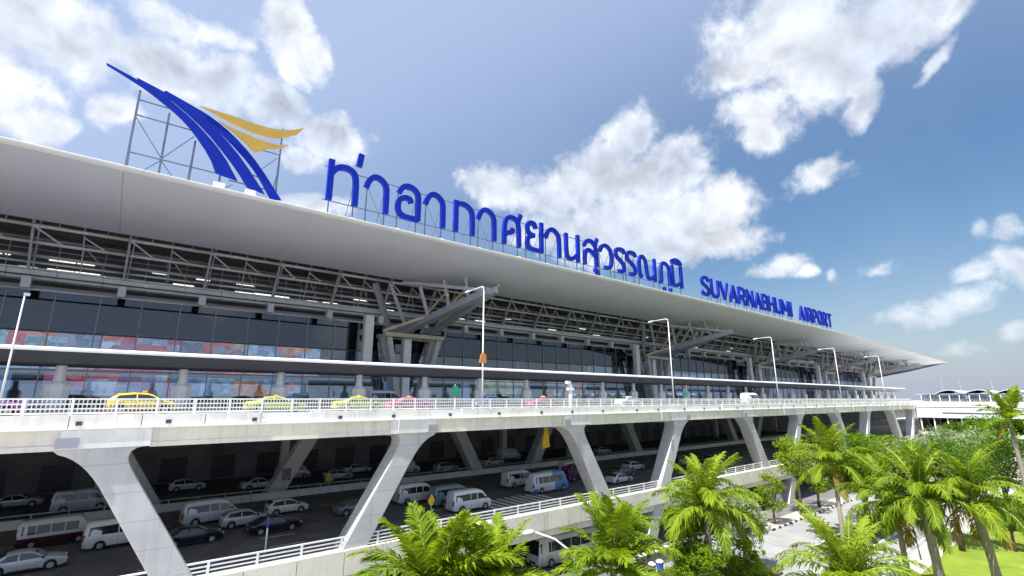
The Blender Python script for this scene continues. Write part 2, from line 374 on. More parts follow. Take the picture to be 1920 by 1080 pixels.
# ------------------------------------------------------------------ object helpers
class MB:
    def __init__(s): s.v = []; s.f = []
    def add(s, vs, fs):
        o = len(s.v); s.v += [tuple(x) for x in vs]; s.f += [tuple(i + o for i in f) for f in fs]; return s
    def box(s, x0, x1, y0, y1, z0, z1):
        return s.add([(x0,y0,z0),(x1,y0,z0),(x1,y1,z0),(x0,y1,z0),(x0,y0,z1),(x1,y0,z1),(x1,y1,z1),(x0,y1,z1)],
                     [(3,2,1,0),(4,5,6,7),(0,1,5,4),(1,2,6,5),(2,3,7,6),(3,0,4,7)])
    def bar(s, p, q, w, h=None, up=(0, 0, 1)):
        h = w if h is None else h
        p, q = Vector(p), Vector(q); d = (q - p).normalized(); u = Vector(up)
        if abs(d.dot(u)) > 0.98: u = Vector((0, 1, 0))
        a = d.cross(u).normalized() * w / 2; b = a.cross(d).normalized() * h / 2
        vs = [p - a - b, p + a - b, p + a + b, p - a + b, q - a - b, q + a - b, q + a + b, q - a + b]
        return s.add(vs, [(3,2,1,0),(4,5,6,7),(0,1,5,4),(1,2,6,5),(2,3,7,6),(3,0,4,7)])
    def tube(s, pts, r, n=8, cap=True):
        pts = [Vector(p) for p in pts]; rs = r if isinstance(r, (list, tuple)) else [r] * len(pts)
        rings = []; base = len(s.v); prev = None
        for i, p in enumerate(pts):
            d = (pts[min(i + 1, len(pts) - 1)] - pts[max(i - 1, 0)]).normalized()
            u = Vector((0, 0, 1)) if abs(d.z) < 0.95 else Vector((1, 0, 0))
            if prev is not None: u = prev
            a = d.cross(u).normalized(); b = a.cross(d).normalized(); prev = b
            for k in range(n):
                t = 2 * math.pi * k / n; s.v.append(tuple(p + (a * math.cos(t) + b * math.sin(t)) * rs[i]))
        for i in range(len(pts) - 1):
            for k in range(n):
                s.f.append((base + i*n + k, base + i*n + (k+1) % n, base + (i+1)*n + (k+1) % n, base + (i+1)*n + k))
        if cap:
            s.f.append(tuple(base + k for k in range(n))[::-1]); s.f.append(tuple(base + (len(pts)-1)*n + k for k in range(n)))
        return s
    def prism(s, poly, y0, y1):
        """polygon in x,z pushed from y0 to y1"""
        n = len(poly); b = len(s.v)
        s.v += [(x, y0, z) for x, z in poly] + [(x, y1, z) for x, z in poly]
        s.f.append(tuple(b + i for i in range(n))); s.f.append(tuple(b + n + i for i in range(n))[::-1])
        for i in range(n): s.f.append((b + (i + 1) % n, b + i, b + n + i, b + n + (i + 1) % n))
        return s
    def mesh(s, name, material, smooth=False):
        me = bpy.data.meshes.new(name); me.from_pydata(s.v, [], s.f); me.update()
        bm = bmesh.new(); bm.from_mesh(me); bmesh.ops.recalc_face_normals(bm, faces=bm.faces); bm.to_mesh(me); bm.free()
        if smooth: me.polygons.foreach_set('use_smooth', [True] * len(me.polygons))
        if material is not None: me.materials.append(material)
        return me
    def build(s, name, material, parent=None, smooth=False, raw=False):
        if raw:
            me = bpy.data.meshes.new(name); me.from_pydata(s.v, [], s.f); me.update(); me.materials.append(material)
            if smooth: me.polygons.foreach_set('use_smooth', [True] * len(me.polygons))
        else: me = s.mesh(name, material, smooth)
        return link(name, me, parent)

def link(name, me, parent=None, loc=None, rot=None):
    o = bpy.data.objects.new(name, me); COL.objects.link(o)
    if parent is not None: o.parent = parent
    if loc is not None: o.location = loc
    if rot is not None: o.rotation_euler = rot
    return o
def tag(o, label=None, cat=None, group=None, kind=None):
    if label: o['label'] = label
    if cat: o['category'] = cat
    if group: o['group'] = group
    if kind: o['kind'] = kind
    return o
def thing(name, label, cat, loc=(0, 0, 0), rz=0.0, group=None):
    o = bpy.data.objects.new(name, None); COL.objects.link(o); o.empty_display_size = 0.5
    o.location = loc; o.rotation_euler = (0, 0, rz)
    return tag(o, label, cat, group)
def copy_tree(o, parent=None):
    c = o.copy(); COL.objects.link(c); c.parent = parent
    for ch in list(o.children): copy_tree(ch, c)
    return c
def structure(o, label=None):
    o['kind'] = 'structure'
    if label: o['label'] = label
    return o

# ================================================================== SETTING
XA, XB = -70.0, 203.0                        # extent of the viaducts along the terminal
YF, YB = 43.0, 71.0                          # front and back rows of the raking legs
ZD = H - 1.15                                # upper deck surface
ZL = 7.0                                     # lower deck surface
BAY = 22.6

g = MB().box(-2500, 3500, -2500, 3500, -1.0, -0.03).build('ground', M_earth); structure(g, 'flat open ground reaching to the horizon')
o = MB().box(-120, 205, 39.5, 100, -0.03, 0.0).build('ground_level_road', M_asph); structure(o, 'dark asphalt under the raised roads')
o = MB().box(-120, 208, 20.0, 39.5, -0.03, 0.004).build('service_road', M_road); structure(o, 'pale concrete service road beside the lawn')
for x0 in range(-40, 200, 12):
    l = MB().box(x0, x0 + 5, 29.6, 29.75, 0.006, 0.010).build('lane_marking', M_line, o)
for k in range(40):
    MB().box(28 + k * 4.5, 28.05 + k * 4.5, 20.3, 39.4, 0.005, 0.008).build('joint_strip', M_dark, o)
l = MB().box(-120, 207, 21.0, 21.16, 0.006, 0.010).build('edge_marking', M_line, o)
o = MB().box(-120, 207, 17.6, 20.0, -0.03, 0.14).build('footpath', M_path); structure(o, 'pale concrete footpath along the lawn')
kb = MB().box(0, 1.96, 20.0, 20.22, -0.02, 0.15).mesh('kerb_stone', M_conc)
for k in range(60):
    c = link('kerb_stone', kb, o, (20 + k * 2.0, 0.003, 0))
o = MB().box(-300, 40, -200, 17.6, -0.03, 0.09).build('bounce_paving', M_pave); structure(o, 'unseen pale paving below the camera, added for bounce light')  # unseen paving, added so neutral light bounces up to the soffit
o = MB().box(40.003, 400, -200, 17.6, -0.03, 0.10).build('lawn', M_lawn); structure(o, 'bright mown lawn beside the footpath')
# black and white kerb of the traffic island under the palms
med = MB().box(76, 142, 24.4, 29.2, 0, 0.17).build('planted_median', mat('median_soil', (0.10, 0.12, 0.04), 0.95, var=0.3, vscale=1)); structure(med, 'planted median of the service road')
mk = MB().box(0.02, 1.98, 24.16, 24.398, 0, 0.20).box(0.02, 1.98, 29.202, 29.44, 0, 0.20).mesh('kerb_stone', M_conc)
for k in range(33): link('kerb_stone', mk, med, (76 + k * 2.0, 0, 0))
isl = MB().box(80, 116, 36.6, 39.3, 0, 0.16).build('traffic_island', M_path); structure(isl, 'raised traffic island with a black and white kerb')
kw = MB().box(0.02, 0.98, 36.36, 36.6, 0, 0.26).mesh('island_kerb_white', M_white)
kk = MB().box(0.02, 0.98, 36.36, 36.6, 0, 0.26).mesh('island_kerb_black', M_blackp)
for k in range(36):
    link('kerb_stone', kw if k % 2 else kk, isl, (80 + k, 0, 0))

# ------------------------------------------------------------------ lower (arrivals) viaduct
low = thing('arrivals_viaduct', 'lower raised roadway in shade carrying vans and cars under the upper deck', 'viaduct', (60, YF, 0))
OFF = Vector((-60, -YF, 0))
def P(mb, name, m, parent, smooth=False):    # part given in world metres
    ob = mb.build(name, m, parent, smooth)
    pr = parent
    if pr.parent is None: ob.location = -pr.location
    return ob
P(MB().box(XA, 420, YF + 0.5, 70.2, 5.6, ZL - 0.004), 'deck_slab', M_conc, low)
P(MB().box(XA, 420, 72.2, 93.0, 5.6, ZL - 0.004), 'inner_deck_slab', M_conc, low)
edge_panel = MB().box(0.03, 3.73, YF - 0.15, YF + 0.5, 5.2, ZL + 0.12).mesh('edge_panel', M_conc2)
n = int((XB - XA) / 3.7667)
for k in range(n):
    link('edge_panel', edge_panel, low, Vector((XA + k * 3.7667, 0, 0)) + OFF)
P(MB().box(XA, XB, YF + 0.1, YF + 0.9, 4.4, 5.196), 'edge_girder', M_conc2, low)
rd = MB().box(XA, XB, YF + 0.52, 70.0, ZL - 0.002, ZL + 0.004).build('arrivals_road', M_asph); structure(rd, 'dark asphalt lanes of the lower raised road')
for yy in (48.2, 51.6, 55.0, 58.6, 62.2):
    for k in range(24):
        x0 = -24 + k * 9.0
        if 34 < x0 < 47 and yy < 55: continue
        MB().box(x0, x0 + 3.0, yy - 0.07, yy + 0.07, ZL + 0.008, ZL + 0.012).build('lane_marking', M_line, rd)
for k in range(9):                           # zebra crossing
    MB().box(36.0 + k * 1.15, 36.55 + k * 1.15, 46.0, 52.2, ZL + 0.008, ZL + 0.012).build('crossing_stripe', M_line, rd)
ird = MB().box(XA, XB, 72.4, 92.6, ZL - 0.002, ZL + 0.004).build('inner_arrivals_road', M_asph); structure(ird, 'dark asphalt lanes beside the arrivals hall')
# inner barrier: concrete wall topped by a pipe
bw = thing('median_barrier', 'low concrete barrier with a pipe rail between the two lower roads', 'barrier', (60, 70.2, ZL))
bo = Vector((-60, 0, 0))
wm = MB().box(0.02, 5.6, 0.0, 0.35, 0, 0.82).mesh('wall_panel', M_conc)
pm = MB().box(-0.05, 0.05, 0.12, 0.22, 0.82, 1.18).mesh('rail_post', M_steel2)
for k in range(int((XB - XA) / 5.65)):
    link('wall_panel', wm, bw, Vector((XA + k * 5.65, 0, 0)) + bo)
    for j in (0, 2.83): link('rail_post', pm, bw, Vector((XA + k * 5.65 + j, 0, 0)) + bo)
MB().tube([(XA - 60, 0.17, 1.2), (XB - 60, 0.17, 1.2)], 0.06, 8).build('pipe_rail', M_steel2, bw)

# ------------------------------------------------------------------ upper (departures) viaduct with raking legs
up = thing('departures_viaduct', 'upper raised roadway of pale concrete on raking V-shaped legs', 'viaduct', (60, YF, 0))
P(MB().box(XA, 420, YF + 0.45, 88.0, 17.35, ZD - 0.004), 'deck_slab', M_conc, up)
drd = MB().box(XA, XB, YF + 0.5, 87.6, ZD - 0.002, ZD + 0.004).build('departures_road', M_asph2); structure(drd, 'asphalt lanes of the upper departures deck')
isl2 = MB().box(XA, XB, 57.6, 62.4, ZD + 0.004, ZD + 0.16).build('deck_pavement', M_path); structure(isl2, 'raised pavement under the long dark canopy')
fp = MB().box(0.02, 3.74, YF - 0.12, YF + 0.4, H - 1.88, ZD + 0.10).mesh('fascia_panel', M_conc)
fp2 = MB().box(0.02, 3.74, YF - 0.05, YF + 0.4, H - 1.95, ZD + 0.06).mesh('fascia_panel_set_back', M_white)
rng = random.Random(3)
for k in range(n):
    link('fascia_panel', fp2 if rng.random() < 0.28 else fp, up, Vector((XA + k * 3.7667, 0, 0)) + OFF)
P(MB().box(XA, XB, YF - 0.30, YF - 0.12, H - 1.97, H - 1.885), 'drip_ledge', M_white, up)
scup = MB().box(-.16, .16, YF - 0.20, YF - 0.121, H - 1.72, H - 1.45).mesh('scupper', M_dark)
dpipe = MB().tube([(0, YF - .23, H - 1.6), (0, YF - .23, H - 3.05)], .06, 8).mesh('drain_pipe', M_steel2)
for k in range(46):
    xx = XA + 2.6 + k * 5.9 + rng.uniform(-.8, .8)
    link('scupper', scup, up, Vector((xx, 0, 0)) + OFF)
    if k % 7 == 1: link('drain_pipe', dpipe, up, Vector((xx + .5, -.16, 0)) + OFF)
# legs: outline in x,z, top at the girder, foot leaning by 0.6 m per metre
def arc(cx, cz, r, a0, a1, k):
    return [(cx + r * math.cos(R(a0 + (a1 - a0) * i / k)), cz + r * math.sin(R(a0 + (a1 - a0) * i / k))) for i in range(k + 1)]
ZT = H - 3.2                                 # underside of the edge girder
def leg_poly(fillet=True):
    s = 0.585; w0, w1 = 1.05, 1.22
    def cx(z): return (ZT - 0.6 - z) * s
    pts = []
    zf = ZT - 3.0
    # left side flares into a haunch
    pts += [(-2.7, ZT + 0.02)]
    x_end, z_end = cx(zf) - w0 - 0.05, zf
    for i in range(1, 9):
        t = i / 8.0
        bx = (1-t)**2 * -2.7 + 2*(1-t)*t * (-1.15) + t*t * x_end
        bz = (1-t)**2 * (ZT - 0.25) + 2*(1-t)*t * (ZT - 0.35) + t*t * z_end
        pts.append((bx, bz))
    pts += [(cx(0) - w1, 0.0), (cx(0) + w1, 0.0)]
    xr, zr = cx(ZT - 1.6) + w0, ZT - 1.6
    for i in range(0, 6):
        t = i / 5.0
        bx = (1-t)**2 * xr + 2*(1-t)*t * (0.75) + t*t * 2.1
        bz = (1-t)**2 * zr + 2*(1-t)*t * (ZT - 0.15) + t*t * (ZT + 0.02)
        pts.append((bx, bz))
    return pts
lp = leg_poly()
def mk_leg(poly, depth, name, m):
    bm = bmesh.new()
    vs = [bm.verts.new((x, 0, z)) for x, z in poly]
    f = bm.faces.new(vs)
    r = bmesh.ops.extrude_face_region(bm, geom=[f])
    for v in [e for e in r['geom'] if isinstance(e, bmesh.types.BMVert)]: v.co.y = depth
    bmesh.ops.recalc_face_normals(bm, faces=bm.faces)
    ed = [e for e in bm.edges if len(e.link_faces) == 2 and any(len(ff.verts) > 6 for ff in e.link_faces)]
    bmesh.ops.bevel(bm, geom=ed, offset=0.10, segments=2, profile=0.6, affect='EDGES')
    me = bpy.data.meshes.new(name); bm.to_mesh(me); bm.free(); me.materials.append(m)
    return me
legR = mk_leg(lp, 1.9, 'leg', M_legc)
legL = mk_leg([(-x, z) for x, z in lp][::-1], 1.9, 'leg_mirrored', M_legc)
NB0 = -3
XN = [-0.1 + BAY * k for k in range(NB0, 10)]
head = MB().box(-2.35, 2.35, -0.22, 1.8, ZT + 0.02, H - 1.99).mesh('leg_head', M_conc)
plate = MB().box(-0.55, 0.55, -0.34, -0.22, 0, 0.62).mesh('bearing_plate', M_steel)
girder = MB().box(2.36, BAY - 2.36, 0.12, 1.3, ZT + 0.02, H - 1.99).add([(2.36, 0.02, ZT - 0.06), (BAY - 2.36, 0.02, ZT - 0.06), (BAY - 2.36, 1.42, ZT - 0.06), (2.36, 1.42, ZT - 0.06),
     (2.36, 0.02, ZT + 0.26), (BAY - 2.36, 0.02, ZT + 0.26), (BAY - 2.36, 1.42, ZT + 0.26), (2.36, 1.42, ZT + 0.26)],
     [(3,2,1,0),(4,5,6,7),(0,1,5,4),(1,2,6,5),(2,3,7,6),(3,0,4,7)]).mesh('edge_girder', M_conc2)
crossb = MB().box(-0.8, 0.8, 2.0, 44.0, ZT - 0.4, 17.34).mesh('cross_beam', M_conc)
joist = MB().box(-0.3, 0.3, 1.6, 44.0, 16.55, 17.33).mesh('deck_rib', M_conc)
for i, x in enumerate(XN):
    k = NB0 + i
    L_ = legR if k % 2 == 0 else legL
    for yy in (YF, YB):
        link('leg', L_, up, Vector((x, yy, 0)) + OFF)
    hd = link('leg_head', head, up, Vector((x, YF, 0)) + OFF)
    link('bearing_plate', plate, hd, Vector((-2.0 if k % 2 == 0 else 2.0, 0, ZT + 0.1)))
    link('cross_beam', crossb, up, Vector((x, YF, 0)) + OFF)
    if i < len(XN) - 1:
        link('edge_girder', girder, up, Vector((x, YF, 0)) + OFF)
        link('edge_girder', girder, up, Vector((x, YB, 0)) + OFF)
        for j in range(1, 6): link('deck_rib', joist, up, Vector((x + j * BAY / 6, YF, 0)) + OFF)

# ------------------------------------------------------------------ railings
def railing(name, label, y, z, x0, x1, step, rails, hgt, postw, m, balus=None, skip=()):
    t = thing(name, label, 'railing', (60, y, z))
    pm = MB().box(-postw / 2, postw / 2, -0.06, 0.06, 0, hgt).mesh('post', m)
    x = x0
    while x <= x1:
        if not any(a < x < b for a, b in skip): link('post', pm, t, (x - 60, 0, 0))
        x += step
    for zz, w in rails:
        MB().box(x0 - 60, x1 - 60, -0.045, 0.045, zz - w / 2, zz + w / 2).build('rail', m, t)
    if balus:
        b = MB(); x = x0 + 0.1
        while x < x1:
            b.box(x - 60 - 0.03, x - 60 + 0.03, 0.05, 0.08, balus[0], balus[1]); x += balus[2]
        ob = b.build('balusters', m, t, raw=True); ob['kind'] = 'stuff'
    return t
railing('deck_railing', 'white parapet railing along the front of the upper deck', YF + 0.1, ZD + 0.10, XA, XB, 2.26,
        [(1.02, 0.10), (0.70, 0.09), (0.40, 0.09), (0.12, 0.10)], 1.05, 0.14, M_white, (0.1, 1.0, 0.22))
railing('road_railing', 'white four-bar railing along the front of the lower road', YF + 0.12, ZL + 0.12, XA, XB, 3.2,
        [(1.0, 0.12), (0.70, 0.10), (0.42, 0.10), (0.16, 0.10)], 1.02, 0.17, M_white)

# wall at the back of the lower levels
hall = thing('arrivals_hall', 'shadowed arrivals hall front behind the lower roads', 'building', (60, 93, 0))
ho = Vector((-60, -93, 0))
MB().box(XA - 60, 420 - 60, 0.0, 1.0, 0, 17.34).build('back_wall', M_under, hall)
rng = random.Random(11)
dm = MB().box(0, 3.4, -0.09, -0.004, 7.2, 10.6).mesh('door_panel', M_dark)
lm = MB().box(0, 1.5, -0.12, -0.02, 0, 0.35).mesh('lit_sign', M_litw)
for k in range(40):
    x = XA + 4 + k * 6.6
    link('door_panel', dm, hall, (x - 60, 0, 0))
    if k == 14: link('lit_sign', lm, hall, (x - 60 + 0.3, 0, 10.7 + rng.random() * 0.8))
cm = MB().box(-0.55, 0.55, -0.55, 0.55, 0, 17.3).mesh('pier', M_conc)
for k in range(13):
    link('pier', cm, hall, (XN[k] - 60, -6.0, 0))

# ================================================================== TERMINAL
ter = thing('airport_terminal', 'vast airport terminal with glass front under an overhanging white roof', 'terminal', (100, 88, 0))
TO = Vector((-100, -88, 0))
RX0, RX1 = -75.0, 364.0
def zr(x):                                   # height of the roof edge along its length
    if x < 120: return H + 22.45 + 0.35 * max(0, x) / 120
    if x < 180: return H + 22.8
    t = (x - 180) / 184.0
    return H + 22.8 - 2.5 * t ** 1.6
def zs(x):                                   # inner lower lip of the soffit
    return H + 20.45 if x < 230 else H + 20.45 - 1.2 * ((x - 230) / 134.0) ** 1.4
YE, YS = 58.0, 76.0
def soffit_pt(x, t):
    y = YE + (YS - YE) * t
    z0, z1 = zr(x) - 0.45, zs(x)
    return (x, y, z0 + (z1 - z0) * t - 0.55 * math.sin(math.pi * t) * (1 - 0.3 * t))
# soffit sheets, one after another with a narrow joint
step = 18.08
x = RX0; k = 0
while x < RX1 - 0.1:
    xe = min(x + step, RX1); mb = MB(); nu, nv = 4, 8
    for i in range(nu + 1):
        xx = x + 0.015 + (xe - x - 0.03) * i / nu
        for j in range(nv + 1): mb.v.append(soffit_pt(xx, j / nv))
    for i in range(nu):
        for j in range(nv): mb.f.append((i*(nv+1)+j, (i+1)*(nv+1)+j, (i+1)*(nv+1)+j+1, i*(nv+1)+j+1))
    ob = mb.build('soffit_panel', M_soffit, ter, smooth=True); ob.location = -ter.location
    x += step; k += 1
# roof shell: top sheet, front edge trim, inner upstand, dark ceiling
xs = [RX0 + (RX1 - RX0) * i / 48 for i in range(49)]
mb = MB(); prof = [(57.9, 0.0), (62, 0.05), (80, 1.0), (110, 2.2), (150, 1.0), (172, -1.5)]
for xx in xs:
    for yy, dz in prof: mb.v.append((xx, yy, zr(xx) + dz))
np_ = len(prof)
for i in range(len(xs) - 1):
    for j in range(np_ - 1): mb.f.append((i*np_+j, (i+1)*np_+j, (i+1)*np_+j+1, i*np_+j+1))
ob = mb.build('roof_sheet', M_edge, ter, smooth=True); ob.location = -ter.location
mb = MB(); pr2 = [(57.86, 0.10), (57.80, 0.02), (57.80, -0.20), (57.95, -0.46), (58.05, -0.44), (58.2, 0.09)]
for xx in xs:
    for yy, dz in pr2: mb.v.append((xx, yy, zr(xx) + dz))
for i in range(len(xs) - 1):
    for j in range(6): mb.f.append((i*6+j, (i+1)*6+j, (i+1)*6+(j+1) % 6, i*6+(j+1) % 6))
ob = mb.build('roof_edge_trim', M_edge, ter); ob.location = -ter.location
mb = MB()
for xx in xs: mb.v += [(xx, YS, zs(xx)), (xx, YS + 0.12, zs(xx)), (xx, YS + 0.12, zr(xx) - 0.1), (xx, YS, zr(xx) - 0.1)]
for i in range(len(xs) - 1):
    for j in range(4): mb.f.append((i*4+j, (i+1)*4+j, (i+1)*4+(j+1) % 4, i*4+(j+1) % 4))
ob = mb.build('soffit_upstand', M_steel, ter); ob.location = -ter.location
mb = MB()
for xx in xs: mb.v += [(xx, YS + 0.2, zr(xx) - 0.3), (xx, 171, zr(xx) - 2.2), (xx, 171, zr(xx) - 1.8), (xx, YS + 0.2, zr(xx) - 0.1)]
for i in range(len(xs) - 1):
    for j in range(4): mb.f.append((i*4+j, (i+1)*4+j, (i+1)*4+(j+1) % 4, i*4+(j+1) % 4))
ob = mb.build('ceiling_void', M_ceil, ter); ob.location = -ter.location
# gable sheet that closes the end of the roof, dropping toward the back
mb = MB()
ga = [(58.0, 20.5), (62, 20.6), (76, 20.9), (92, 21.2), (92, 13.2), (84, 14.6), (76, 16.4), (66, 18.6)]
nga = len(ga)
mb.v = [(RX1 - 1.2 * 0, y, H + z - 0.25) for y, z in ga] + [(RX1 + 0.35, y, H + z - 0.25) for y, z in ga]
mb.f = [tuple(range(nga)), tuple(range(nga, 2 * nga))[::-1]] + [((i + 1) % nga, i, nga + i, nga + (i + 1) % nga) for i in range(nga)]
P(mb, 'gable_sheet', M_soffit, ter)
P(MB().tube([(RX1 - 0.3, 58.6, H + 20.0), (RX1 - 0.3, 76, H + 15.9), (RX1 - 0.3, 92, H + 12.8)], 0.35, 8), 'gable_boom', M_dark, ter)

# glass front: panes between mullions
YG = 88.0
GX0, GX1 = -60.0, 334.0
PW = 394.0 / 84
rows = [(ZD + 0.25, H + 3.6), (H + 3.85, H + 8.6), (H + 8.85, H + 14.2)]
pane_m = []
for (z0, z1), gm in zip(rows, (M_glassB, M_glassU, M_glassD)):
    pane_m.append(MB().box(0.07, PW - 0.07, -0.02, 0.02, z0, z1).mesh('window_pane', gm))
mull = MB().box(-0.06, 0.06, -0.18, 0.10, ZD, H + 14.3).mesh('mullion', M_steel)
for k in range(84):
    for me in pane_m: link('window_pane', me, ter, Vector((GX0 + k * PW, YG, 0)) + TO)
    link('mullion', mull, ter, Vector((GX0 + k * PW, YG, 0)) + TO)
for z0, z1, m_ in ((ZD, ZD + 0.24, M_steel), (H + 3.62, H + 3.83, M_steel), (H + 8.62, H + 8.83, M_dark), (H + 14.22, H + 14.7, M_steel)):
    P(MB().box(GX0, GX1, YG - 0.14, YG + 0.12, z0, z1), 'transom', m_, ter)
# behind the glass: hall floor, dark ceiling, back wall, counters
P(MB().box(GX0, GX1, YG + 0.15, 118, ZD - 0.5, ZD + 0.02), 'hall_floor', mat('hall_floor', (0.42, 0.42, 0.43), 0.25, var=0.1), ter)
P(MB().box(GX0, GX1, YG + 0.15, 118, H + 14.3, H + 14.6), 'hall_ceiling', M_ceil, ter)
P(MB().box(GX0, GX1, 117.5, 118, ZD, H + 14.3), 'hall_wall', M_inner, ter)
P(MB().box(GX0 - 0.4, GX0, YG - 0.14, 118, ZD, H + 14.6), 'end_wall', M_inner, ter)
wm_ = MB().box(0, 13.0, 0, 0.6, 0, 3.1).mesh('check_in_island', M_white)
for k in range(26):
    link('check_in_island', wm_, ter, Vector((GX0 + 4 + k * 15, 98 + (k % 3) * 3, ZD + 0.02)) + TO)
kd = MB().box(0, 2.2, 0, 0.5, 0, 4.6).mesh('flight_board', mat('board_blue', (0.10, 0.16, 0.30), 0.4, var=0.2, vscale=1, emis=(0.2, 0.35, 0.6), estr=0.25))
for k in range(20):
    link('flight_board', kd, ter, Vector((GX0 + 8 + k * 19, 95.5, ZD + 0.02)) + TO)
# louvred clerestory with glowing strips above the glass in place of sky seen through gaps
P(MB().box(GX0, GX1 + 10, YG + 1.4, YG + 1.9, H + 14.7, H + 22.0), 'clerestory_wall', M_ceil, ter)
strip = MB().box(0.06, 2.80, 0, 0.10, 0, 0.38).mesh('sky_glow_strip', M_skyglow)
strip2 = MB().box(0.12, 2.0, 0, 0.10, 0, 0.22).mesh('sky_glow_strip_small', M_skyglow)
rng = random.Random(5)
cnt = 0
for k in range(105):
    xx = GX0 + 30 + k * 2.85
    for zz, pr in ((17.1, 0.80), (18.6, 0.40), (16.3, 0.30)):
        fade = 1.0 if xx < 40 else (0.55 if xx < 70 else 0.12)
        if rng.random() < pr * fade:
            link('sky_glow_strip', strip if rng.random() < 0.7 else strip2, ter, Vector((xx, YG + 1.25, H + zz + rng.uniform(-.06, .06))) + TO); cnt += 1
# box gutter in front of the clerestory
gut = MB().box(0.03, 4.66, 0, 1.6, H + 14.95, H + 16.1).add([(0.03, -0.35, H + 16.12), (4.66, -0.35, H + 16.12), (4.66, 1.6, H + 16.12), (0.03, 1.6, H + 16.12), (0.03, -0.35, H + 16.34), (4.66, -0.35, H + 16.34), (4.66, 1.6, H + 16.34), (0.03, 1.6, H + 16.34)],
     [(3,2,1,0),(4,5,6,7),(0,1,5,4),(1,2,6,5),(2,3,7,6),(3,0,4,7)]).mesh('gutter_panel', M_steel2)
for k in range(86):
    link('gutter_panel', gut, ter, Vector((GX0 + k * PW, 84.6, 0)) + TO)
# roof trusses: one bay repeated along the building
BT = 9.4
t_y = 81.0
def truss_bay():
    root = bpy.data.objects.new('roof_truss', None); COL.objects.link(root); root.parent = ter
    z = [21.5, 19.5, 17.9, 16.7]
    for zz, r_, yy, m_ in ((20.7, .24, 79.6, M_steel2), (19.0, .20, 81.4, M_steel2), (17.55, .22, 82.6, M_steel), (18.2, .13, 85.0, M_steel), (20.2, .14, 85.6, M_steel), (13.5, .13, 84.0, M_steel2)):
        MB().tube([(0.02, yy - t_y, H + zz), (BT - 0.02, yy - t_y, H + zz)], r_, 8).build('chord', m_, root, smooth=True)
    for zz, r_, yy, m_ in ((21.6, .12, 78.6, M_steel), (19.9, .10, 83.0, M_steel), (16.9, .16, 83.6, M_steel2), (15.3, .09, 84.1, M_dark), (19.4, .09, 87.0, M_steel)):
        MB().tube([(0.02, yy - t_y, H + zz), (BT - 0.02, yy - t_y, H + zz)], r_, 6).build('chord', m_, root, smooth=True)
    MB().bar((BT / 2, -1.0, H + 21.7), (BT / 2 + .2, 2.4, H + 16.4), 0.14, 0.22).build('strut', M_steel, root)
    MB().tube([(BT / 2, -.2, H + 20.4), (BT * .78, .6, H + 19.0)], 0.09, 6).build('brace', M_steel2, root)
    MB().tube([(BT / 2, 1.6, H + 17.5), (BT / 2, 7.0, H + 20.2)], 0.09, 6).build('brace', M_steel, root)
    # strut pair: steel I posts leaning back
    MB().bar((0, -1.6, H + 21.9), (0, 2.2, H + 15.9), 0.26, 0.46).build('strut', M_steel, root)
    MB().bar((0.55, -1.2, H + 21.9), (0.35, 2.6, H + 16.2), 0.16, 0.24).build('strut', M_steel, root)
    MB().tube([(0.1, -1.4, H + 20.6), (3.1, 0.4, H + 18.9)], 0.12, 6).build('brace', M_steel2, root)
    MB().tube([(BT * .55, 0.4, H + 19.0), (BT * .8, 4.0, H + 17.0)], 0.10, 6).build('brace', M_steel, root)
    MB().tube([(0, 1.6, H + 17.5), (0, 7.0, H + 20.4)], 0.12, 6).build('brace', M_steel, root)
    for q in (0.25, 0.5, 0.75):
        MB().box(BT * q - .05, BT * q + .05, -1.45, -1.35, H + 20.9, H + 22.1).build('hanger', M_steel, root)
        MB().box(BT * q - .045, BT * q + .045, 4.0, 4.1, H + 16.3, H + 20.4).build('hanger', M_steel, root)
    MB().box(-0.4, 0.5, 2.2, 3.4, H + 13.55, H + 15.0).build('bracket', M_steel2, root)
    return root
tb = truss_bay()
tb.location = Vector((GX0 + 2, t_y, 0)) + TO
for k in range(1, 42):
    c = copy_tree(tb, ter); c.location = Vector((GX0 + 2 + k * BT, t_y, 0)) + TO

